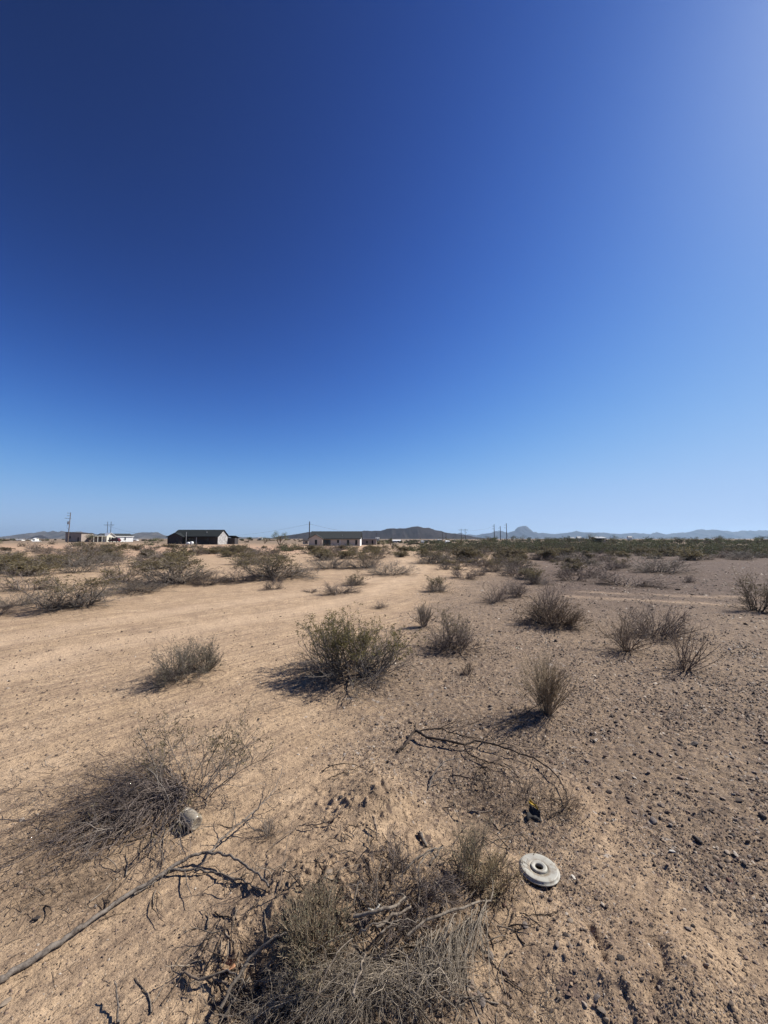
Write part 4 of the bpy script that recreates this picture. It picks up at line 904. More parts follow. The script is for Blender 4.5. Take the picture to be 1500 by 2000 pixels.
    gable_body(t, X(193, D3), X(207, D3), D3 - 1.6, D3 - .003, zb, 2.9, 4.2, cream, 'y', 'gable_wing'); gable_roof(t, X(193, D3), X(207, D3), D3 - 1.6, D3 + 3, 2.9, 4.2, .35, .16, white, 'wing_roof', 'y')
    for u in (198.5, 202.5): window(t, X(u - 1.4, D3), X(u + 1.4, D3), D3 - 1.6, 1.1, 2.2, trim, glass)
    for u in (212.5, 228): window(t, X(u - 1.1, D3), X(u + 1.1, D3), D3, .9, 2.2, trim, glass)
    MB().box(X(172, D3), X(192.5, D3), D3 - 1.2, D3 + 3, 2.72, 2.88).build('porch_roof', cream, t)
    for u in (172.5, 179, 186): MB().box(X(u, D3), X(u, D3) + .14, D3 - 1.1, D3 - .96, zb, 2.72).build('porch_post', cream, t)
    MB().box(X(174, D3), X(192, D3), D3 + 2.9, D3 + 6, zb, 2.7).build('porch_wall', taupe, t)
    # barn
    D4 = 168.; t = thing('barn', (0, 0, 0), 'large boxy grey brown barn with one small window behind the power pole', 'barn'); x0, x1 = X(129, D4), X(160, D4)
    MB().prism([(x0, .35), (x1, .35), (x1, 3.9), (x0 + 1, 4.35), (x0, 4.2)], 'y', D4, D4 + 7).build('wall', taupe, t)
    MB().prism([(x0 - .2, 4.22), (x0 + 1, 4.37), (x1 + .25, 3.9), (x1 + .25, 4.0), (x0 + 1, 4.48), (x0 - .2, 4.33)], 'y', D4 - .25, D4 + 7.2).build('roof', dark, t)
    MB().box(x0 + .2, x1 - .2, D4 + .3, D4 + 6.5, -.5, .35).build('base', trim, t); window(t, X(137, D4), X(139.6, D4), D4, 1.7, 2.7, trim, glass, False); MB().box(X(153, D4), X(155.5, D4), D4 - .05, D4 - .003, .4, 2.2).build('door', dark, t)
    # car
    red = plain('car_red', (.085, .014, .012), .3, .1, 1., spec=.5); rub = plain('tyre_rubber', (.02, .02, .02), .9, .2); D5 = 171.
    cx = X(225, D5); t = thing('parked_car', (cx, D5, float(H(cx, D5, False)) + .0), 'dark red car parked in front of the white house', 'car')
    body = [(-2.35, .3), (2.3, .3), (2.38, .6), (2.35, 1.0), (2.2, 1.12), (-.95, 1.1), (-1.9, 1.0), (-2.38, .8)]
    MB().prism(body, 'y', -.88, .88).build('body', red, t); cab = [(-1.15, 1.08), (2.15, 1.1), (1.95, 1.62), (1.6, 1.78), (-.1, 1.8), (-.45, 1.72)]
    cb = MB().prism(cab, 'y', -.76, .76).build('cabin', red, t)
    for a in ([(-.95, 1.15), (.35, 1.15), (.35, 1.65), (-.35, 1.65)], [(.45, 1.15), (1.85, 1.15), (1.75, 1.6), (.45, 1.65)]):
        MB().prism(a, 'y', -.775, -.763).build('side_window', glass, cb)
    MB().add([(-1.16, -.66, 1.13), (-1.16, .66, 1.13), (-.5, .6, 1.71), (-.5, -.6, 1.71)], [(0, 1, 2, 3)]).build('windscreen', glass, cb)
    for sx in (-1.45, 1.5):
        for sy in (-.8, .8):
            wh = MB().tube((sx, sy - .11, .34), (sx, sy + .11, .34), .34, .34, 18).build('wheel', rub, t); MB().tube((sx, sy - .125, .34), (sx, sy + .125, .34), .19, .19, 12).build('rim', pale, wh)
    for sy in (-.7, .7): MB().box(-2.4, -2.33, sy - .14, sy + .14, .68, .84).build('headlight', pale, t); MB().box(2.32, 2.4, sy - .12, sy + .12, .7, .95).build('tail_light', red, t)
    # small far buildings: u0, u1, v top, v base, distance, wall, roof, label
    far = [(26, 44, 1053, 1057, 300, white, pale, 'long white building at the far left, in front of the mountains'), (51, 59, 1053, 1057, 300, white, pale, 'short white building just right of the long white one at far left'),
           (62, 75, 1056.5, 1064, 205, taupe, white, 'small shed with a pale sloping roof, left of the power pole'), (66, 70, 1051, 1056, 260, cream, white, 'tiny cream box building behind the shed with pale sloping roof'), (253, 268, 1053, 1056.5, 300, white, pale, 'low white building between the white house and the dark house'),
           (734, 741, 1049.5, 1053, 420, white, pale, 'tiny white building on the skyline left of the narrow dark tree'), (766, 782, 1054.5, 1058.5, 260, pale, white, 'pale long trailer home in the scrub right of the grey shed'), (823, 828, 1056, 1060, 230, white, pale, 'white box trailer left of a dark box'),
           (828.5, 835, 1055, 1059.5, 232, trim, dark, 'dark box trailer right of a white one'), (871, 877.5, 1056, 1060.5, 225, white, white, 'small white cube building below the dark hill'), (855, 862, 1053.5, 1056, 420, white, pale, 'thin pale roof under the foot of the dark hill'),
           (1114, 1122, 1049.5, 1054, 300, taupe, pale, 'white roofed building left of the pale feathery tree'), (1128, 1135, 1048, 1053, 320, taupe, pale, 'brighter white roofed building nearest the pale feathery tree'), (505, 512, 1049, 1053, 500, white, pale, 'tiny white building on the skyline between the dark house and the two lobed tree'), (1226, 1234, 1047, 1051, 700, white, pale, 'tiny pale building far below the right mountains')]
    for u0, u1, v0, v1, D, mw, mr, lab in far:
        a, b = X(u0, D), X(u1, D); z1, z0 = Zv(v0, D), min(Zv(v1, D), float(H((a + b) / 2, D, False))) - .2; dp = max(3., (b - a) * .5)
        t = thing('small_building', (0, 0, 0), lab, 'building'); e = z1 - (z1 - z0) * .3
        MB().box(a, b, D, D + dp, z0, e).build('wall', mw, t); gable_roof(t, a, b, D, D + dp, e, z1, .25, .12, mr)
        if b - a > 3: window(t, a + (b - a) * .3, a + (b - a) * .3 + 1.1, D, z0 + .9, min(z0 + 1.9, e - .1), trim, glass, False); MB().box(a + (b - a) * .65, a + (b - a) * .65 + .9, D - .04, D - .003, z0 + .1, min(z0 + 2.1, e - .1)).build('door', taupe if mw is white else trim, t)
    D = 175.; t = thing('open_shed', (0, 0, 0), 'open shed with a bright white roof among the trees at right', 'shed')
    MB().prism([(D - .6, 1.75), (D + 3, 2.35), (D + 6.5, 1.75), (D + 6.5, 1.9), (D + 3, 2.55), (D - .6, 1.9)], 'x', X(1163, D), X(1183, D)).build('roof', pale, t)
    MB().box(X(1168, D), X(1178, D), D + 1.5, D + 6, -1, 1.75).build('wall', dark, t); MB().box(X(1179, D), X(1184, D), D + .8, D + 5, -1, 1.2).build('side_room', beige, t)
    for u in (1164, 1167, 1177, 1182): MB().box(X(u, D), X(u, D) + .12, D - .4, D - .28, -1, 1.76).build('post', trim, t)

def pole_things():
    wood = plain('pole_wood', (.16, .125, .1), .9, .2, 3.); dw = plain('pole_dark', (.045, .036, .034), .85, .2, 3.); grey = plain('insulator_grey', (.3, .3, .3), .5, .1); galv = plain('galvanised', (.11, .1, .11), .5, .15, 2.)
    def base(u, D): x = X(u, D); return Vector((x, D, float(H(x, D, False)) - .1))
    b = base(135.3, 139); t = thing('power_pole', b, 'weathered wooden power pole with crossarm and transformer at left', 'power pole'); top = Zv(1001, 139) - b.z
    MB().tube((-.25, 0, 0), (.25, 0, top), .17, .11).build('post', wood, t)
    for z, l, r in ((top - .25, -1.0, .1), (top - 1.2, -1.0, .1), (top - 2.15, -1.75, .45)):
        a = MB().box(l + .2, r + .2, -.2, -.09, z - .05, z + .06).build('crossarm', wood, t); MB().tube((l + .28, -.14, z + .06), (l + .28, -.14, z + .3), .06).build('insulator', grey, a)
    MB().tube((-.12, -.42, top - 4.3), (-.12, -.42, top - 3.25), .24, .24, 14).build('transformer', galv, t); MB().tube((-.12, -.42, top - 3.25), (-.12, -.42, top - 2.95), .05).build('bushing', grey, t)
    q = spline([(-.1, -.45, top - 4.3), (-.5, -.4, top - 5.1), (-.35, -.3, top - 5.8), (0, -.17, top - 6.1)], 12); V, Q = tube_geo([(q[None], np.full((1, 12), .03))], (5,)); link('drop_cable', mesh_np('drop_cable', V, [Q], mats=[dw]), t)
    b = base(604.5, 160); t = thing('power_pole', b, 'tall dark pole at the left end of the pale house', 'power pole'); top = Zv(1018.5, 160) - b.z
    MB().tube((0, 0, 0), (0, 0, top), .22, .17).build('post', dw, t); MB().box(-.1, .1, -1.0, 1.0, top - 1.35, top - 1.2).build('crossarm', dw, t)
    for k in (-.8, .8): MB().tube((0, k, top - 1.2), (0, k, top - .95), .06).build('insulator', grey, t)
    PT = {'c': b + Vector((0, 0, top - 1))}
    for u, D, v, key, lab in ((441, 262, 1044.5, 'l', 'low wooden pole behind the gable end of the dark house'), (736, 420, 1041, 'r', 'thin pole on the slope above the long grey shed'), (864.5, 330, 1038.5, 'p', 'thin dark pole left of the H shaped power pole'), (871, 360, 1041, 'q', 'thinner pole just right of another, below the dark hill')):
        b = base(u, D); top = Zv(v, D) - b.z; t = thing('power_pole', b, lab, 'power pole'); MB().tube((0, 0, 0), (0, 0, top), .19, .13).build('post', dw, t); MB().box(-1.0, 1.0, -.06, .06, top - .75, top - .6).build('crossarm', dw, t); PT[key] = b + Vector((0, 0, top - .5))
    for (ua, ub), D, vt, va, arm, lab in (((210.2, 216.8), 420, 1019, 1025.3, (202.5, 223.5), 'H shaped two pole power tower behind the white house'), ((900.6, 908.3), 480, 1033, 1035, (895, 914), 'H shaped two pole power tower right of the dark hill')):
        b = base((ua + ub) / 2, D); t = thing('power_tower', b, lab, 'power pole'); zt = Zv(vt, D) - b.z; za = Zv(va, D) - b.z; s = D / FPX * (ub - ua) / 2
        for k in (-1, 1): MB().tube((k * s, 0, 0), (k * s, 0, zt), .3, .22).build('post', dw, t)
        MB().box((arm[0] - (ua + ub) / 2) * D / FPX, (arm[1] - (ua + ub) / 2) * D / FPX, -.15, .15, za - .15, za + .15).build('crossarm', dw, t)
        for k in (-1.9, 0, 1.9): MB().tube((k * s, 0, za - .15), (k * s, 0, za - 1.5), .12).build('insulator', grey, t)
        PT['H' if ua > 500 else 'h'] = b + Vector((0, 0, za - 1.5))
    for u, v, lab in ((965, 1024, 'left one of the three tall dark poles before the flat topped mountain'), (977, 1027.5, 'middle and shortest of the three tall dark poles'), (989, 1022, 'right and tallest of the three tall dark poles')):
        D = 520; b = base(u, D); t = thing('power_pole', b, lab, 'power pole'); top = Zv(v, D) - b.z; MB().tube((0, 0, 0), (0, 0, top), .55, .34, 10).build('post', dw, t)
        for z, l in ((top - 2.5, 2.6), (top - 6, 2.9)):
            MB().box(-l, 0, -.1, .1, z - .1, z + .1).build('crossarm', dw, t); MB().tube((-l, 0, z - .1), (-l, 0, z - 1.2), .1).build('insulator', grey, t)
        PT[u] = b + Vector((0, 0, top - 3))
    def wire(a, b_, sag, r, lab):
        q = np.array([np.array(a) * (1 - f) + np.array(b_) * f - np.array([0, 0, 4 * sag * f * (1 - f)]) for f in np.linspace(0, 1, 24)])
        V, Q = tube_geo([(q[None], np.full((1, 24), r))], (4,)); o = link('power_line', mesh_np('power_line', V, [Q], mats=[dw])); tag(o, lab, 'wire')
    wire(PT['c'], PT['l'], 1.2, .028, 'thin wire from the tall pole by the pale house to the dark house'); wire(PT['c'], PT['r'], 2.0, .035, 'thin wire falling from the tall pole over the pale house roof')
    wire(PT['H'], PT[965], 1.5, .05, 'faint wire from the right H shaped tower to the three tall poles'); wire(PT['h'], PT['l'], 5, .045, 'faint wire from the left H shaped tower towards the dark house')

# ------------------------------------------------------------------ things lying in the foreground
def basis(n, fwd=Vector((0, 1, 0))):
    n = n.normalized(); x = fwd.cross(n).normalized() * -1; x = n.cross(fwd).normalized(); y = n.cross(x); m = Matrix((x, y, n)).transposed().to_4x4(); return m
def foreground_things():
    # white lid
    t = NT('lid_plastic'); co = t.n('TexCoord').outputs['Object']; ln = t.n('VectorMath', _operation='LENGTH'); sx = t.n('SeparateXYZ'); t.l(co, sx.inputs[0])
    cx = t.n('CombineXYZ'); t.l(sx.outputs[0], cx.inputs[0]); t.l(sx.outputs[1], cx.inputs[1]); t.l(cx.outputs[0], ln.inputs[0]); rad = ln.outputs['Value']
    ring = t.math('MULTIPLY', t.mapr(rad, .046, .050), t.mapr(rad, .068, .055)); nz = t.noise(co, 60, 5, .65)
    dirt = t.math('MULTIPLY', ring, t.mapr(nz, .3, .6)); spots = t.math('MULTIPLY', t.mapr(t.noise(co, 28, 5, .7), .5, .68), .75)
    c = t.mix(t.math('MAXIMUM', dirt, spots), (.40, .382, .32), (.2, .155, .105)); c = t.mix(t.mapr(t.noise(co, 9, 4), .4, .7), c, (.32, .305, .265), 'MIX')
    c = t.mix(t.math('MULTIPLY', t.math('MAXIMUM', dirt, spots), .6), c, (.2, .15, .1))
    t.l(c, t.b.inputs['Base Color']); t.b.inputs['Roughness'].default_value = .55; t.b.inputs['Specular IOR Level'].default_value = .35
    # the tilt and size whose outline is the photographed ellipse
    p = P(1053, 1704); rg = np.random.default_rng(1); best = None; ctr = np.array(p) + [0, 0, .02]
    fw = np.array([0, CP, SP]); upv = np.array([0, -SP, CP]); an = np.linspace(0, 6.283, 25)[:-1]
    for k in range(5000):
        nn = unit(np.array([rg.uniform(-.7, .7), rg.uniform(-.7, .7), 1.])); e1 = unit(np.cross(nn, [0, 1., 0])); e2 = np.cross(nn, e1); r_ = rg.uniform(.085, .12)
        q = ctr + r_ * (np.cos(an)[:, None] * e1 + np.sin(an)[:, None] * e2) - [0, 0, EYE]; dd = q @ fw; uu = FPX * q[:, 0] / dd; vv = -FPX * (q @ upv) / dd
        S_ = np.cov(np.stack([uu, vv]), bias=True) * 2; err = abs(S_[0, 0] - 1640) + abs(S_[1, 1] - 960) + 1.5 * abs(S_[0, 1] - 470) + 400 * (1 - nn[2])
        if best is None or err < best[0]: best = (err, nn, r_)
    n = Vector(best[1])
    lid = thing('round_lid', p + Vector((0, 0, .012)), 'round white plastic lid with a raised centre hole, tilted on the soil', 'lid'); lid.rotation_mode = 'QUATERNION'; lid.rotation_quaternion = n.to_track_quat('Z', 'Y'); lid.scale = (best[2] / .107,) * 3
    print('LID', best)
    sk = 1.02
    MB().lathe([(.099 * sk, .0), (.1045 * sk, -.001), (.105 * sk, .0025), (.1035 * sk, .0045), (.0985 * sk, .005), (.0965 * sk, .0125), (.0945 * sk, .0155), (.091 * sk, .0165), (.075, .0140), (.058, .0118), (.0445, .0112), (.0445, .009), (.06, .0092), (.088, .0125), (.0945, .003)], 64, True).build('disc', t.m, lid, True)
    MB().lathe([(.0442, .0113), (.0432, .017), (.0405, .0205), (.037, .0218), (.032, .0212), (.0265, .0195), (.0225, .0185), (.0212, .0165), (.0212, .002), (.0232, .002), (.0245, .0155), (.033, .0175), (.0405, .016), (.0425, .0095)], 56, True).build('hub', t.m, lid, True)
    # jar
    g = NT('dusty_glass'); co = g.n('TexCoord').outputs['Object']; f = g.noise(co, 45, 5, .7)
    g.l(g.ramp(f, [(.3, (.24, .205, .155)), (.7, (.38, .33, .255))]), g.b.inputs['Base Color']); g.l(g.mapr(f, .3, .7, .12, .42), g.b.inputs['Roughness']); g.b.inputs['Transmission Weight'].default_value = .15; g.b.inputs['IOR'].default_value = 1.45; g.b.inputs['Specular IOR Level'].default_value = .5
    a = P(384, 1622, .036); b = P(352, 1594, .034); ax = (b - a).normalized()
    j = thing('glass_jar', a, 'dusty glass jar lying on its side by the fallen stems', 'jar'); j.rotation_mode = 'QUATERNION'; j.rotation_quaternion = ax.to_track_quat('Z', 'Y')
    MB().lathe([(.001, .006), (.024, .004), (.030, .0), (.036, .004), (.0385, .012), (.0385, .030), (.0375, .034), (.0385, .038), (.0385, .085), (.036, .096), (.031, .102), (.028, .102), (.033, .094), (.0355, .084), (.0355, .014), (.03, .009), (.001, .010)], 40).build('body', g.m, j, True)
    nk = MB()
    nk.lathe([(.0312, .1025), (.0312, .108), (.033, .1095), (.0312, .111), (.0312, .115), (.033, .1165), (.0312, .118), (.0312, .121), (.0285, .122), (.0282, .1025)], 40, True).build('neck', g.m, j, True)
    # black and yellow torn wrapper
    rng = np.random.default_rng(3)
    blk = plain('wrapper_black', (.03, .028, .027), .75, .4, 30., spec=.15); yel = plain('wrapper_yellow', (.42, .27, .03), .45, .15, 40., spec=.4)
    base = P(1047, 1602); s = thing('torn_wrapper', base, 'crumpled black plastic scrap with a torn yellow edge in the dry weeds', 'litter')
    def sheet(corners, nu, nv, amp, m, name):
        A, B, Cc, Dd = [np.array(P(*c)) - np.array(base) for c in corners]; uu, vv = np.meshgrid(np.linspace(0, 1, nu), np.linspace(0, 1, nv), indexing='ij')
        p = (A * ((1 - uu) * (1 - vv))[..., None] + B * (uu * (1 - vv))[..., None] + Cc * (uu * vv)[..., None] + Dd * ((1 - uu) * vv)[..., None])
        p = p + np.stack([fbm(uu * 3, vv * 3, k, 3) for k in (1, 2, 3)], -1) * amp; p[..., 2] += .008 * np.sin(uu * 7 + vv * 2)
        q = p.reshape(-1, 3); i = np.arange(nu - 1)[:, None] * nv; jj = np.arange(nv - 1)[None]; F = np.stack([i + jj, i + nv + jj, i + nv + jj + 1, i + jj + 1], -1).reshape(-1, 4)
        o = link(name, mesh_np(name, q, [F], mats=[m]), s); md = o.modifiers.new('thick', 'SOLIDIFY'); md.thickness = .0012; return o
    sheet([(1030, 1604, .0), (1034, 1585, .035), (1054, 1596, .035), (1060, 1607, .0)], 12, 12, .012, blk, 'black_sheet')
    sheet([(1034, 1584, .036), (1035, 1577, .046), (1047, 1589, .044), (1053, 1595, .037)], 10, 5, .006, yel, 'yellow_edge')
    # pale paper scraps
    wh = plain('paper_white', (.45, .42, .36), .8, .12, 40.); org = plain('scrap_orange', (.42, .22, .12), .8, .2, 30.)
    def scrap(u, v, wd, m, lab, seed, h=.03):
        base = P(u, v, h); o0 = tag(None or bpy.data.objects.new('paper_scrap', None), lab, 'litter'); bpy.data.objects.remove(o0)
        rg = np.random.default_rng(seed); nu = 7; uu, vv = np.meshgrid(np.linspace(-.5, .5, nu), np.linspace(-.5, .5, nu), indexing='ij')
        p = np.stack([uu * wd * (1 - .8 * vv ** 2), vv * wd * .8 * (1 - .6 * uu), .35 * wd * np.abs(uu) + wd * .12 * fbm(uu * 3, vv * 3, seed, 2)], -1).reshape(-1, 3); i = np.arange(nu - 1)[:, None] * nu; jj = np.arange(nu - 1)[None]
        F = np.stack([i + jj, i + nu + jj, i + nu + jj + 1, i + jj + 1], -1).reshape(-1, 4); o = link('paper_scrap', mesh_np('paper_scrap', p, [F], mats=[m]), None, base); o.rotation_euler = (rg.uniform(.2, .7), rg.uniform(-.4, .4), rg.uniform(0, 6)); md = o.modifiers.new('thick', 'SOLIDIFY'); md.thickness = .001; tag(o, lab, 'litter')
    scrap(731, 1803, .052, wh, 'crumpled white paper scrap among the roots of the dead broom', 5, .05); scrap(445, 1905, .05, org, 'rust orange flake of litter at the left end of the dead broom', 9, .02)
    # fallen branches
    rng = np.random.default_rng(12)
    def branch(name, label, mat, stems, twig_n, seed, tl=.35, twig_r=.0011, sub=0):
        rng = np.random.default_rng(seed); first = stems[0][0]; base = P(first[0][0], first[0][1]); t = thing(name, base, label, 'branch'); allp = []
        for k, (pl, r0, r1) in enumerate(stems):
            n = 6 * len(pl); q = px_line(pl, n, rng, .0025 if k == 0 else .003); rr = np.linspace(r0, r1, n) * (1 + .05 * rng.normal(0, 1, n) + .16 * fbm(np.linspace(0, 9, n), np.full(n, seed + .5), seed, 3))
            V, Q = tube_geo([(q[None], np.abs(rr)[None])], (9 if k == 0 else 6,)); link('main_stem' if k == 0 else 'side_stem', mesh_np('stem', V - np.array(base), [Q], smooth=True, mats=[mat]), t)
            allp.append((spline(q, 14), np.interp(np.linspace(0, 1, 14), np.linspace(0, 1, n), np.abs(rr))))
        if twig_n:
            pts = np.stack([a for a, _ in allp[1:] or allp]); rad = np.stack([b for _, b in allp[1:] or allp]); s2 = offshoots(rng, pts, rad, twig_n, .15, 1., .8, tl, 6, .3, (0, 0, -.04), rmin=twig_r); s2 = (hug(s2[0]), s2[1]); sets = [s2]
            if sub: s3 = offshoots(rng, *s2, sub, .2, 1., .7, .5, 4, .3, (0, 0, -.03), rmin=twig_r * .8); sets.append((hug(s3[0]), s3[1]))
            V, Q = tube_geo(sets, (4, 3)); tag(link('twigs', mesh_np('twigs', V - np.array(base), [Q], mats=[mat]), t), kind='stuff')
    branch('fallen_branch', 'long bare silver grey branch lying across the sand at lower left', MAT['silver'],
           [([(-40, 1945, .012), (40, 1896, .014), (90, 1866, .016), (150, 1826, .017), (200, 1790, .018), (250, 1755, .018), (300, 1725, .02), (345, 1700, .03), (390, 1685, .045), (430, 1688, .05), (465, 1702, .05), (500, 1724, .04), (526, 1742, .02)], .0125, .0042),
            ([(408, 1684, .045), (440, 1655, .06), (470, 1632, .07), (500, 1608, .08), (530, 1580, .09), (545, 1552, .1), (552, 1528, .11)], .006, .0015), ([(330, 1710, .025), (380, 1708, .02), (420, 1712, .02), (470, 1725, .012), (520, 1746, .008)], .006, .003), ([(262, 1752, .012), (300, 1728, .012), (305, 1715, .012)], .0035, .0015)], 26, 5, .28, .0011, 20)
    branch('fallen_branch', 'dark forked branch on the soil above the white lid', MAT['char'],
           [([(776, 1471, .005), (795, 1458, .03), (811, 1443, .06), (835, 1454, .055), (870, 1458, .05), (907, 1465, .045), (930, 1460, .05), (960, 1466, .05), (1000, 1478, .045), (1045, 1494, .04), (1085, 1525, .04), (1105, 1560, .04), (1105, 1582, .03), (1072, 1600, .015)], .0115, .0024),
            ([(811, 1443, .06), (850, 1440, .07), (875, 1446, .07), (905, 1453, .06), (940, 1455, .05)], .0065, .003), ([(940, 1464, .05), (960, 1446, .08), (1000, 1432, .1), (1040, 1412, .12), (1072, 1390, .15)], .006, .0025), ([(811, 1442, .06), (812, 1432, .08)], .008, .004),
            ([(907, 1465, .045), (916, 1480, .03), (950, 1495, .03), (990, 1508, .03), (1020, 1530, .02)], .0055, .002), ([(850, 1440, .07), (900, 1438, .08), (940, 1425, .08), (975, 1412, .08)], .003, .001), ([(960, 1466, .05), (1020, 1472, .06), (1080, 1480, .05)], .0035, .001), ([(875, 1446, .05), (890, 1430, .07), (920, 1420, .07)], .0028, .001)], 70, 6, .3, .001, 110)
    branch('fallen_branch', 'pale curved stick arching beside the dark forked branch', MAT['silver'], [([(838, 1542, .01), (848, 1522, .04), (868, 1506, .06), (898, 1498, .06)], .005, .003), ([(836, 1545, .01), (850, 1534, .03), (872, 1532, .04), (900, 1540, .02)], .004, .002), ([(897, 1500, .05), (895, 1520, .04), (898, 1535, .01)], .003, .002)], 4, 7)
    branch('fallen_branch', 'tangle of curled dark stems under the dark forked branch', MAT['char'], [([(880, 1520, .02), (905, 1532, .05), (940, 1540, .05), (975, 1535, .03)], .0045, .002), ([(930, 1505, .03), (950, 1520, .05), (955, 1545, .02)], .0038, .002), ([(925, 1540, .02), (933, 1520, .05), (945, 1512, .05), (958, 1512, .03)], .003, .0015), ([(985, 1500, .03), (1000, 1515, .05), (1015, 1530, .02)], .0035, .0015), ([(1030, 1570, .02), (1045, 1540, .06), (1056, 1550, .06), (1052, 1580, .02)], .003, .0015)], 50, 8, .35, .001, 60)
    branch('stick', 'thin dark curved stick right of the raised tip of the long silver branch', MAT['brown'], [([(522, 1664, .005), (555, 1640, .02), (585, 1620, .02), (620, 1615, .015), (655, 1605, .02), (668, 1585, .03)], .0028, .004), ([(585, 1620, .02), (620, 1612, .02), (650, 1608, .015)], .002, .0015)], 6, 9)
    branch('stick', 'upright thin twig with curled tip in the dug soil left of the sage shrub', MAT['brown'], [([(545, 1742, .01), (555, 1700, .06), (565, 1665, .1), (572, 1645, .12)], .0028, .0014), ([(565, 1665, .1), (600, 1650, .08), (630, 1655, .06)], .0015, .001)], 6, 10)
    branch('stick', 'short dark dead stick stretched on the sand above the dug soil', MAT['char'], [([(628, 1510, .01), (650, 1503, .03), (680, 1500, .03), (712, 1503, .01)], .004, .0015), ([(640, 1522, .004), (670, 1516, .02), (700, 1504, .02)], .0025, .001)], 26, 11, .3)
    branch('wood_chunk', 'broken weathered wood chunk half sunk in the dug soil', MAT['silver'], [([(818, 1632, .012), (824, 1642, .02), (832, 1656, .006)], .011, .007)], 0, 12)
    branch('wood_chunk', 'thin split wood sliver standing in the dug soil', MAT['brown'], [([(728, 1614, .05), (734, 1628, .03), (736, 1642, .004)], .006, .004)], 0, 13)
    branch('stick', 'small forked twig on the bare sand near the left edge', MAT['brown'], [([(10, 1548, .004), (35, 1538, .02), (52, 1525, .03), (48, 1512, .04)], .0024, .0012)], 3, 14)
    branch('stick', 'bent grey twig on the sand left of the sprawling creosote', MAT['grey'], [([(108, 1500, .004), (92, 1498, .01), (88, 1490, .02), (100, 1482, .03)], .0024, .0012)], 2, 15)
    branch('stick', 'thin bare twig standing on the sand right of the sprawling creosote', MAT['brown'], [([(493, 1488, .004), (496, 1470, .03), (490, 1450, .06), (470, 1455, .05)], .0022, .001)], 4, 16)
    branch('stick', 'short upright stick stub near the lower picture edge', MAT['silver'], [([(232, 2000, .004), (229, 1975, .03), (224, 1945, .05)], .004, .0022)], 0, 17)
    branch('stick', 'brown curved root at the left foot of the dead broom', MAT['brown'], [([(355, 1905, .01), (385, 1924, .02), (420, 1928, .03), (450, 1945, .03), (468, 1962, .02)], .004, .0035)], 2, 18)

# ------------------------------------------------------------------ stones, gravel, clods, litter of twigs
PHI = (1 + 5 ** .5) / 2
ICO_V = np.array([(-1, PHI, 0), (1, PHI, 0), (-1, -PHI, 0), (1, -PHI, 0), (0, -1, PHI), (0, 1, PHI), (0, -1, -PHI), (0, 1, -PHI), (PHI, 0, -1), (PHI, 0, 1), (-PHI, 0, -1), (-PHI, 0, 1)]) / 1.902
ICO_F = np.array([(0, 11, 5), (0, 5, 1), (0, 1, 7), (0, 7, 10), (0, 10, 11), (1, 5, 9), (5, 11, 4), (11, 10, 2), (10, 7, 6), (7, 1, 8), (3, 9, 4), (3, 4, 2), (3, 2, 6), (3, 6, 8), (3, 8, 9), (4, 9, 5), (2, 4, 11), (6, 2, 10), (8, 6, 7), (9, 8, 1)])
def stone_mat(name, soil=False):
    t = NT(name); g = t.n('NewGeometry'); co = t.n('TexCoord').outputs['Object']; oi = t.n('ObjectInfo')
    r = t.math('FRACT', t.math('ADD', g.outputs['Random Per Island'], t.math('MULTIPLY', oi.outputs['Random'], 7.31)))
    if soil: c = t.ramp(r, [(0, (.2, .14, .092)), (1, (.37, .265, .175))])
    else: c = t.ramp(r, [(0., (.05, .038, .032)), (.25, (.095, .07, .055)), (.5, (.15, .112, .086)), (.64, (.175, .118, .09)), (.8, (.25, .19, .145)), (.93, (.35, .28, .215)), (1., (.52, .45, .37))])
    n = t.noise(co, 220 if not soil else 160, 4, .65); c = t.mix(t.mapr(n, .35, .65, 0, .5), c, t.mix(1., c, (0.396, 0.374, 0.36), 'MULTIPLY'))
    t.l(c, t.b.inputs['Base Color']); t.b.inputs['Roughness'].default_value = .85; t.b.inputs['Specular IOR Level'].default_value = .25
    b = t.n('Bump', Strength=.5, Distance=.002); t.l(n, b.inputs['Height']); t.l(b.outputs[0], t.b.inputs['Normal']); return t.m
def pebbles(name, pts, size, mat, rng, flat_=.6, sink=.15, octa=None):
    K = len(pts); V0, F0 = ICO_V, ICO_F
    if octa: V0 = np.array([(math.cos(q * 1.2566), math.sin(q * 1.2566), -.45) for q in range(5)] + [(.25, .1, .75)]); F0 = np.array([(0, 1, 5), (1, 2, 5), (2, 3, 5), (3, 4, 5), (4, 0, 5)])
    v = V0[None] * (1 + rng.normal(0, .2, (K, len(V0), 1))) * np.stack([rng.uniform(.7, 1.3, K), rng.uniform(.6, 1.1, K), rng.uniform(.45, 1.15, K) * flat_], -1)[:, None]
    a = rng.uniform(0, 6.283, K); ca, sa = np.cos(a)[:, None], np.sin(a)[:, None]; til = rng.normal(0, .3, (K, 1))
    x, y, z = v[..., 0], v[..., 1], v[..., 2]; y, z = y * np.cos(til) - z * np.sin(til), y * np.sin(til) + z * np.cos(til); x, y = x * ca - y * sa, x * sa + y * ca
    v = np.stack([x, y, z], -1) * (size * .5)[:, None, None]; v = v + pts[:, None]; v[..., 2] += (size * .5 * flat_ * (1 - sink * 2))[:, None] * .5
    F = (F0[None] + (np.arange(K) * len(V0))[:, None, None]).reshape(-1, 3)
    return mesh_np(name, v.reshape(-1, 3), [F], mats=[mat])
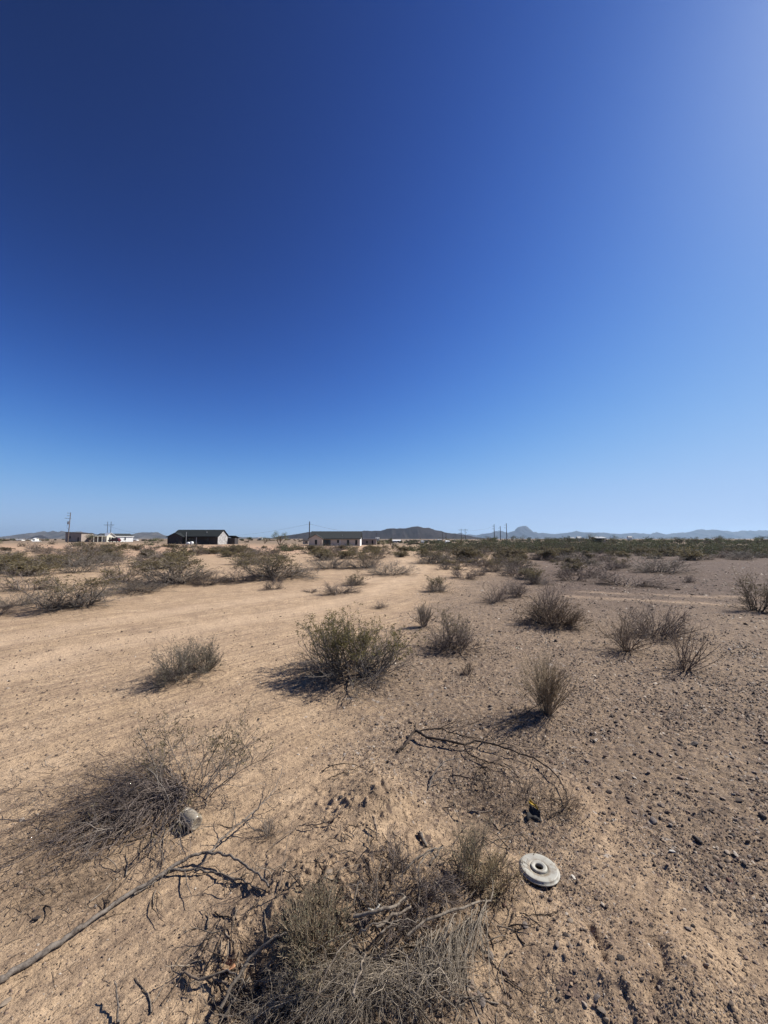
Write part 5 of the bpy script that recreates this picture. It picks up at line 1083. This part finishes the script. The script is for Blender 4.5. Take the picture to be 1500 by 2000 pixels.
def sample_ground(rng, n, v0, v1, power=1., u0=-560, u1=2400):
    """points spread evenly over the view's foot of ground"""
    u = rng.uniform(u0, u1, n); v = v0 + (v1 - v0) * rng.uniform(0, 1, n) ** power; dx = (u - 750) / FPX; dy = (1000 - v) / FPX
    t = -EYE / (SP + CP * dy); return dx * t, (CP - SP * dy) * t
def stones_and_gravel():
    sm = stone_mat('desert_stone'); cm = stone_mat('soil_clod', True); rng = np.random.default_rng(21)
    # gravel that nobody could count
    def field(name, n, v0, v1, lo, hi, keep, mat, octa, flat_=.75, label=None, pw=1.):
        x, y = sample_ground(rng, n, v0, v1, pw); grav, dark, tr, n1, n2 = masks(x, y); k = rng.uniform(0, 1, len(x)) < keep(x, y, grav, n2); x, y = x[k], y[k]
        z = H(x, y); dist = np.hypot(x, y); s = np.clip(lo + (hi - lo) * rng.beta(1, 5, len(x)), None, hi) * np.clip(dist / 2.2, .8, 3.2)
        o = link(name, pebbles(name, np.stack([x, y, z], -1), s, mat, rng, flat_, octa=octa)); tag(o, label, None, None, 'stuff')
    field('gravel', 340000, 2450, 1230, .0045, .017, lambda x, y, g, n2: .09 + .85 * g * np.clip(.55 + 1.8 * n2, .12, 1), sm, True, 1.15, 'fine desert gravel strewn over the soil')
    field('gravel', 115000, 2450, 1130, .009, .027, lambda x, y, g, n2: .015 + .8 * g * np.clip(.55 + 1.8 * n2, .12, 1), sm, True, 1.05, 'coarser pebbles in the desert gravel')
    cc = [BUMPS[k] for k in (0, 1, 2, 3, 4, 7, 8, 9, 10)]
    def nearb(x, y, g, n2):
        m = 0
        for bx, by, a, r in cc: m = np.maximum(m, np.exp(-((x - bx) ** 2 + (y - by) ** 2) / (r * r * 1.6)))
        return .85 * m + .01
    field('soil_clods', 46000, 2250, 1480, .006, .032, nearb, cm, True, .9, 'loose dirt clods on the dug soil')
    # dark rubble on the far stony flat
    x, y = sample_ground(rng, 70000, 1300, 1085); grav, dark, tr, n1, n2 = masks(x, y); k = rng.uniform(0, 1, len(x)) < np.clip(dark * .6 + grav * .1, 0, 1) * np.clip(.5 + 1.5 * n2, .05, 1); x, y = x[k], y[k]; d = np.hypot(x, y)
    o = link('gravel', pebbles('rubble', np.stack([x, y, H(x, y)], -1), np.clip(.03 + .07 * rng.beta(1, 4, len(x)), 0, .1) * np.clip(d / 9, .7, 2.2), sm, rng, .6, octa=True)); tag(o, 'dark rubble scattered over the stony flat at right', None, None, 'stuff')
    # stones one can pick out, one by one
    protos = []
    for k in range(14):
        import bmesh
        bm = bmesh.new(); bmesh.ops.create_icosphere(bm, subdivisions=2, radius=1.0); rg = np.random.default_rng(300 + k)
        pl = [unit(rg.normal(0, 1, 3)) for _ in range(9)]; hh = rg.uniform(.5, .85, 9); sc = (rg.uniform(.8, 1.4), rg.uniform(.55, 1.), rg.uniform(.3, .6))
        for vtx in bm.verts:
            p = np.array(vtx.co)
            for n_, h_ in zip(pl, hh):
                dd = p @ n_ - h_
                if dd > 0: p = p - n_ * dd * .97
            p = p * (1 + rg.normal(0, .025)); vtx.co = p * sc
        me = bpy.data.meshes.new('stone'); bm.to_mesh(me); bm.free(); me.materials.append(sm); protos.append(me)
    def stone(x, y, s, lab, grp=None, me=None, m=None, sc=None):
        me = me or protos[int(rng.integers(0, 14))]
        if m: me = me.copy(); me.materials.clear(); me.materials.append(m)
        o = link('stone', me, None, (x, y, float(H(x, y)) + s * .13)); o.scale = sc or (s * .5,) * 3; o.rotation_euler = (rng.normal(0, .2), rng.normal(0, .2), rng.uniform(0, 6.283)); tag(o, lab, 'stone', grp); return o
    blk = plain('stone_black', (.055, .045, .04), .8, .35, 60., bump=.004); tan = plain('stone_tan', (0.238, 0.187, 0.14), .8, .2, 60., bump=.003); red = plain('stone_red', (0.101, 0.0504, 0.0396), .8, .25, 60., bump=.003); wht = plain('stone_white', (0.446, 0.403, 0.346), .8, .15, 60., bump=.003); gry = plain('stone_grey', (.2, .165, .14), .8, .25, 60., bump=.003)
    for u, v, s, m, sc, lab in ((1356, 1455, .11, blk, (.07, .05, .04), 'jagged black rock alone on the gravel, largest stone at right'), (71, 1796, .045, blk, None, 'round black stone on the sand below the long silver branch'), (1159, 1449, .06, blk, None, 'black stone on the gravel right of the tip of the dark branch'),
        (1386, 1738, .05, tan, (.033, .014, .014), 'long tan stone with a dark shadow in the pebbly soil right of the lid'), (1314, 1665, .045, wht, (.024, .017, .02), 'white angular pebble among dark stones right of the lid'), (1120, 1714, .035, wht, (.02, .014, .006), 'flat white flake lying right of the white lid'), (1113, 1800, .035, tan, None, 'smooth tan pebble below the white lid'),
        (1027, 1810, .032, gry, (.013, .02, .014), 'upright grey pebble between the dead broom and the tan pebble'), (1212, 1872, .036, blk, None, 'black pebble in the gully below the tan pebble'), (1343, 1815, .036, gry, None, 'grey flat pebble right of the gully heads'), (1500, 1760, .04, tan, None, 'tan stone cut by the right edge of the picture'), (1425, 1720, .032, red, None, 'red brown pebble near the right edge'),
        (1165, 1950, .04, gry, None, 'grey pebble above the bottom edge, left of the gullies'), (940, 1955, .045, gry, (.026, .02, .018), 'rounded grey stone at the right foot of the dead broom'), (1175, 1975, .04, tan, None, 'tan pebble touching the grey one above the bottom edge'), (905, 1890, .04, tan, None, 'pale tan stone right of the hanging twigs'), (958, 1868, .035, gry, None, 'grey stone in the pebble heap right of the broom root'), (985, 1770, .03, red, None, 'dull red pebble in the hollow under the pale root tip'),
        (755, 1645, .03, blk, None, 'black stone in the dug soil under the split wood sliver'), (666, 1557, .035, blk, None, 'black stone on the left slope of the dug soil'), (832, 1416, .045, blk, None, 'black stone on the gravel above the fork of the dark branch'), (782, 1441, .05, blk, None, 'dark stone just left of the fork of the dark branch'), (735, 1416, .05, blk, None, 'dark stone left of two others on the gravel below the green creosote'), (692, 1418, .045, blk, None, 'dark stone at the edge of the sand below the green creosote'),
        (642, 1704, .04, tan, (.024, .02, .012), 'flat cream stone on the dug soil above the sage shrub'), (505, 1405, .04, blk, None, 'lone dark pebble on the bare sand left of the gravel'), (1277, 1605, .06, gry, None, 'largest of the grey stones in the row at the edge of the dark gravel'), (1310, 1612, .05, gry, None, 'grey stone at the right end of the row at the edge of the dark gravel'), (1362, 1642, .06, blk, None, 'black stone in the dark gravel right of the white angular pebble'), (1430, 1632, .055, blk, None, 'long dark stone in the dark gravel near the right edge'),
        (830, 1283, .07, blk, None, 'dark stone right of the green creosote near the tiny sprig'), (880, 1297, .07, blk, None, 'dark stone just left of the tiny dark sprig'), (870, 1345, .05, wht, None, 'small white stone below the tiny dark sprig'), (10, 1960, .05, tan, (.03, .024, .012), 'pale flat stone at the lower left corner')):
        p = P(u, v); stone(p.x, p.y, s * .8, lab, None, None, m, tuple(c * .85 for c in sc) if sc else None)
    regs = [('brown stone on the gravel left of the jagged black rock', 1130, 1330, 1385, 1520, 40, .03, .06), ('brown stone on the gravel right of the jagged black rock', 1380, 1560, 1385, 1520, 34, .03, .065),
            ('dark stone between the jagged black rock and the row of grey stones', 1150, 1400, 1525, 1600, 26, .026, .055), ('dark stone on the gravel by the right edge below the jagged black rock', 1405, 1560, 1525, 1690, 34, .026, .058),
            ('stone on the gravel left of the tan fan shaped bush', 770, 1020, 1330, 1430, 34, .026, .05), ('stone on the gravel right of the tan fan shaped bush', 1110, 1320, 1290, 1380, 26, .026, .05), ('stone on the gravel under the open leaning shrub', 1325, 1500, 1300, 1380, 20, .026, .05),
            ('pebble on the soil in the middle between the white lid and the bottom edge', 1050, 1200, 1745, 2000, 36, .014, .028), ('pebble on the soil at the lower right corner', 1230, 1540, 1760, 2000, 36, .014, .028), ('pebble in the heap right of the hanging dead twigs', 880, 1000, 1830, 2000, 30, .014, .03)]
    regs = [(q[0],) + q for q in regs]
    for grp, lab, u0, u1, v0, v1, n, lo, hi in regs:
        got = 0
        while got < n:
            x, y = sample_ground(rng, 1, v0, v1, 1, u0, u1); x, y = float(x[0]), float(y[0]); got += 1; stone(x, y, lo + (hi - lo) * rng.beta(1, 3), lab, grp)
def twig_litter():
    rng = np.random.default_rng(31); n = 5200
    x, y = sample_ground(rng, 60000, 2120, 1200); w = np.full(len(x), .006)
    for lx, ly, lr, ls in LITTER: w = np.maximum(w, .5 * ls * np.exp(-((x - lx) ** 2 + (y - ly) ** 2) / (lr * lr * 1.1)))
    k = np.nonzero(rng.uniform(0, 1, len(x)) < w)[0][:6500]; x, y = x[k], y[k]; m = len(x); a = rng.uniform(0, 6.283, m); L = rng.uniform(.015, .09, m) * np.clip(np.hypot(x, y) / 2.5, .8, 2.2)
    s = sprout(rng, np.stack([x, y, H(x, y) + .003], -1), np.stack([np.cos(a), np.sin(a), rng.normal(0, .12, m)], -1), L, rng.uniform(.0007, .002, m) * np.clip(np.hypot(x, y) / 2.5, .8, 2.5), 4, .25); s = (hug(s[0], .001), s[1])
    V, Q = tube_geo([s], (3,)); o = link('twig_litter', mesh_np('twig_litter', V, [Q], mats=[MAT['brown']])); tag(o, 'broken dry twigs littering the ground under the shrubs', None, None, 'stuff')
    # broken dead wood lying round the dug soil and under the dead shrubs
    x, y = sample_ground(rng, 9000, 2100, 1480, 1., -60, 1150); w = np.zeros(len(x))
    for u, v, r, s_ in ((760, 1770, .3, 1.), (620, 1720, .22, .6), (700, 1650, .2, .4), (900, 1720, .22, .8), (480, 1890, .2, 1.), (560, 1960, .25, .8), (960, 1640, .2, .5), (1000, 1560, .22, .5), (250, 1620, .3, .5), (780, 1860, .25, .8)):
        q = P(u, v); w = np.maximum(w, .3 * s_ * np.exp(-((x - q.x) ** 2 + (y - q.y) ** 2) / (r * r)))
    k = np.nonzero(rng.uniform(0, 1, len(x)) < w)[0][:520]; x, y = x[k], y[k]; m = len(x); a = rng.uniform(0, 6.283, m)
    s = sprout(rng, np.stack([x, y, H(x, y) + .006], -1), np.stack([np.cos(a), np.sin(a), rng.normal(.1, .25, m)], -1), rng.uniform(.05, .2, m), rng.uniform(.0012, .0036, m), 6, .22, (0, 0, -.05)); s = (hug(s[0], .003), s[1])
    s2 = offshoots(rng, *s, 700, .2, 1., .8, .4, 4, .25, (0, 0, -.05), rmin=.0008); s2 = (hug(s2[0], .002), s2[1])
    for nm, part, mt in (('dead_wood', [(s[0][::2], s[1][::2]), s2], 'char'), ('dead_wood', [(s[0][1::2], s[1][1::2])], 'root')):
        V, Q = tube_geo(part); o = link(nm, mesh_np(nm, V, [Q], mats=[MAT[mt]])); tag(o, 'broken bits of dead wood strewn over the dug soil', None, None, 'stuff')
    x, y = sample_ground(rng, 60000, 2120, 1200); w = np.full(len(x), .05)
    for lx, ly, lr, ls in LITTER: w = np.maximum(w, .55 * ls * np.exp(-((x - lx) ** 2 + (y - ly) ** 2) / (lr * lr)))
    k = np.nonzero(rng.uniform(0, 1, len(x)) < w)[0][:14000]; x, y = x[k], y[k]
    LV, LQ = leaf_geo(rng, np.stack([x, y, H(x, y) + .004], -1), .012 * np.clip(np.hypot(x, y) / 2.5, .8, 2.5), .45, 0.); o = link('leaf_litter', mesh_np('leaf_litter', LV, [LQ], mats=[MAT['brown']])); tag(o, 'dry brown leaf crumbs under the shrubs', None, None, 'stuff')

# ------------------------------------------------------------------ build
def recentre():
    """stand each building's Empty at the foot of its parts"""
    bpy.context.view_layer.update()
    for o in list(C.objects):
        if o.type == 'EMPTY' and o.location.length < 1e-6 and o.children:
            cs = [ch.matrix_world @ Vector(k) for ch in o.children for k in ch.bound_box]
            base = Vector(((min(p.x for p in cs) + max(p.x for p in cs)) / 2, (min(p.y for p in cs) + max(p.y for p in cs)) / 2, min(p.z for p in cs)))
            o.location = base
            for ch in o.children: ch.location -= base
            if 'low white house' in o['label']: o.rotation_euler[2] = R(57)
make_mats(); make_protos()
build_hills()
trees_first = trees()
buildings(); recentre(); pole_things()
near_plants(); mid_plants(); belt_plants(); scrub_mass()
build_ground()
stones_and_gravel(); twig_litter(); foreground_things()
build_haze()
if __name__ == '__main__' and False: pass
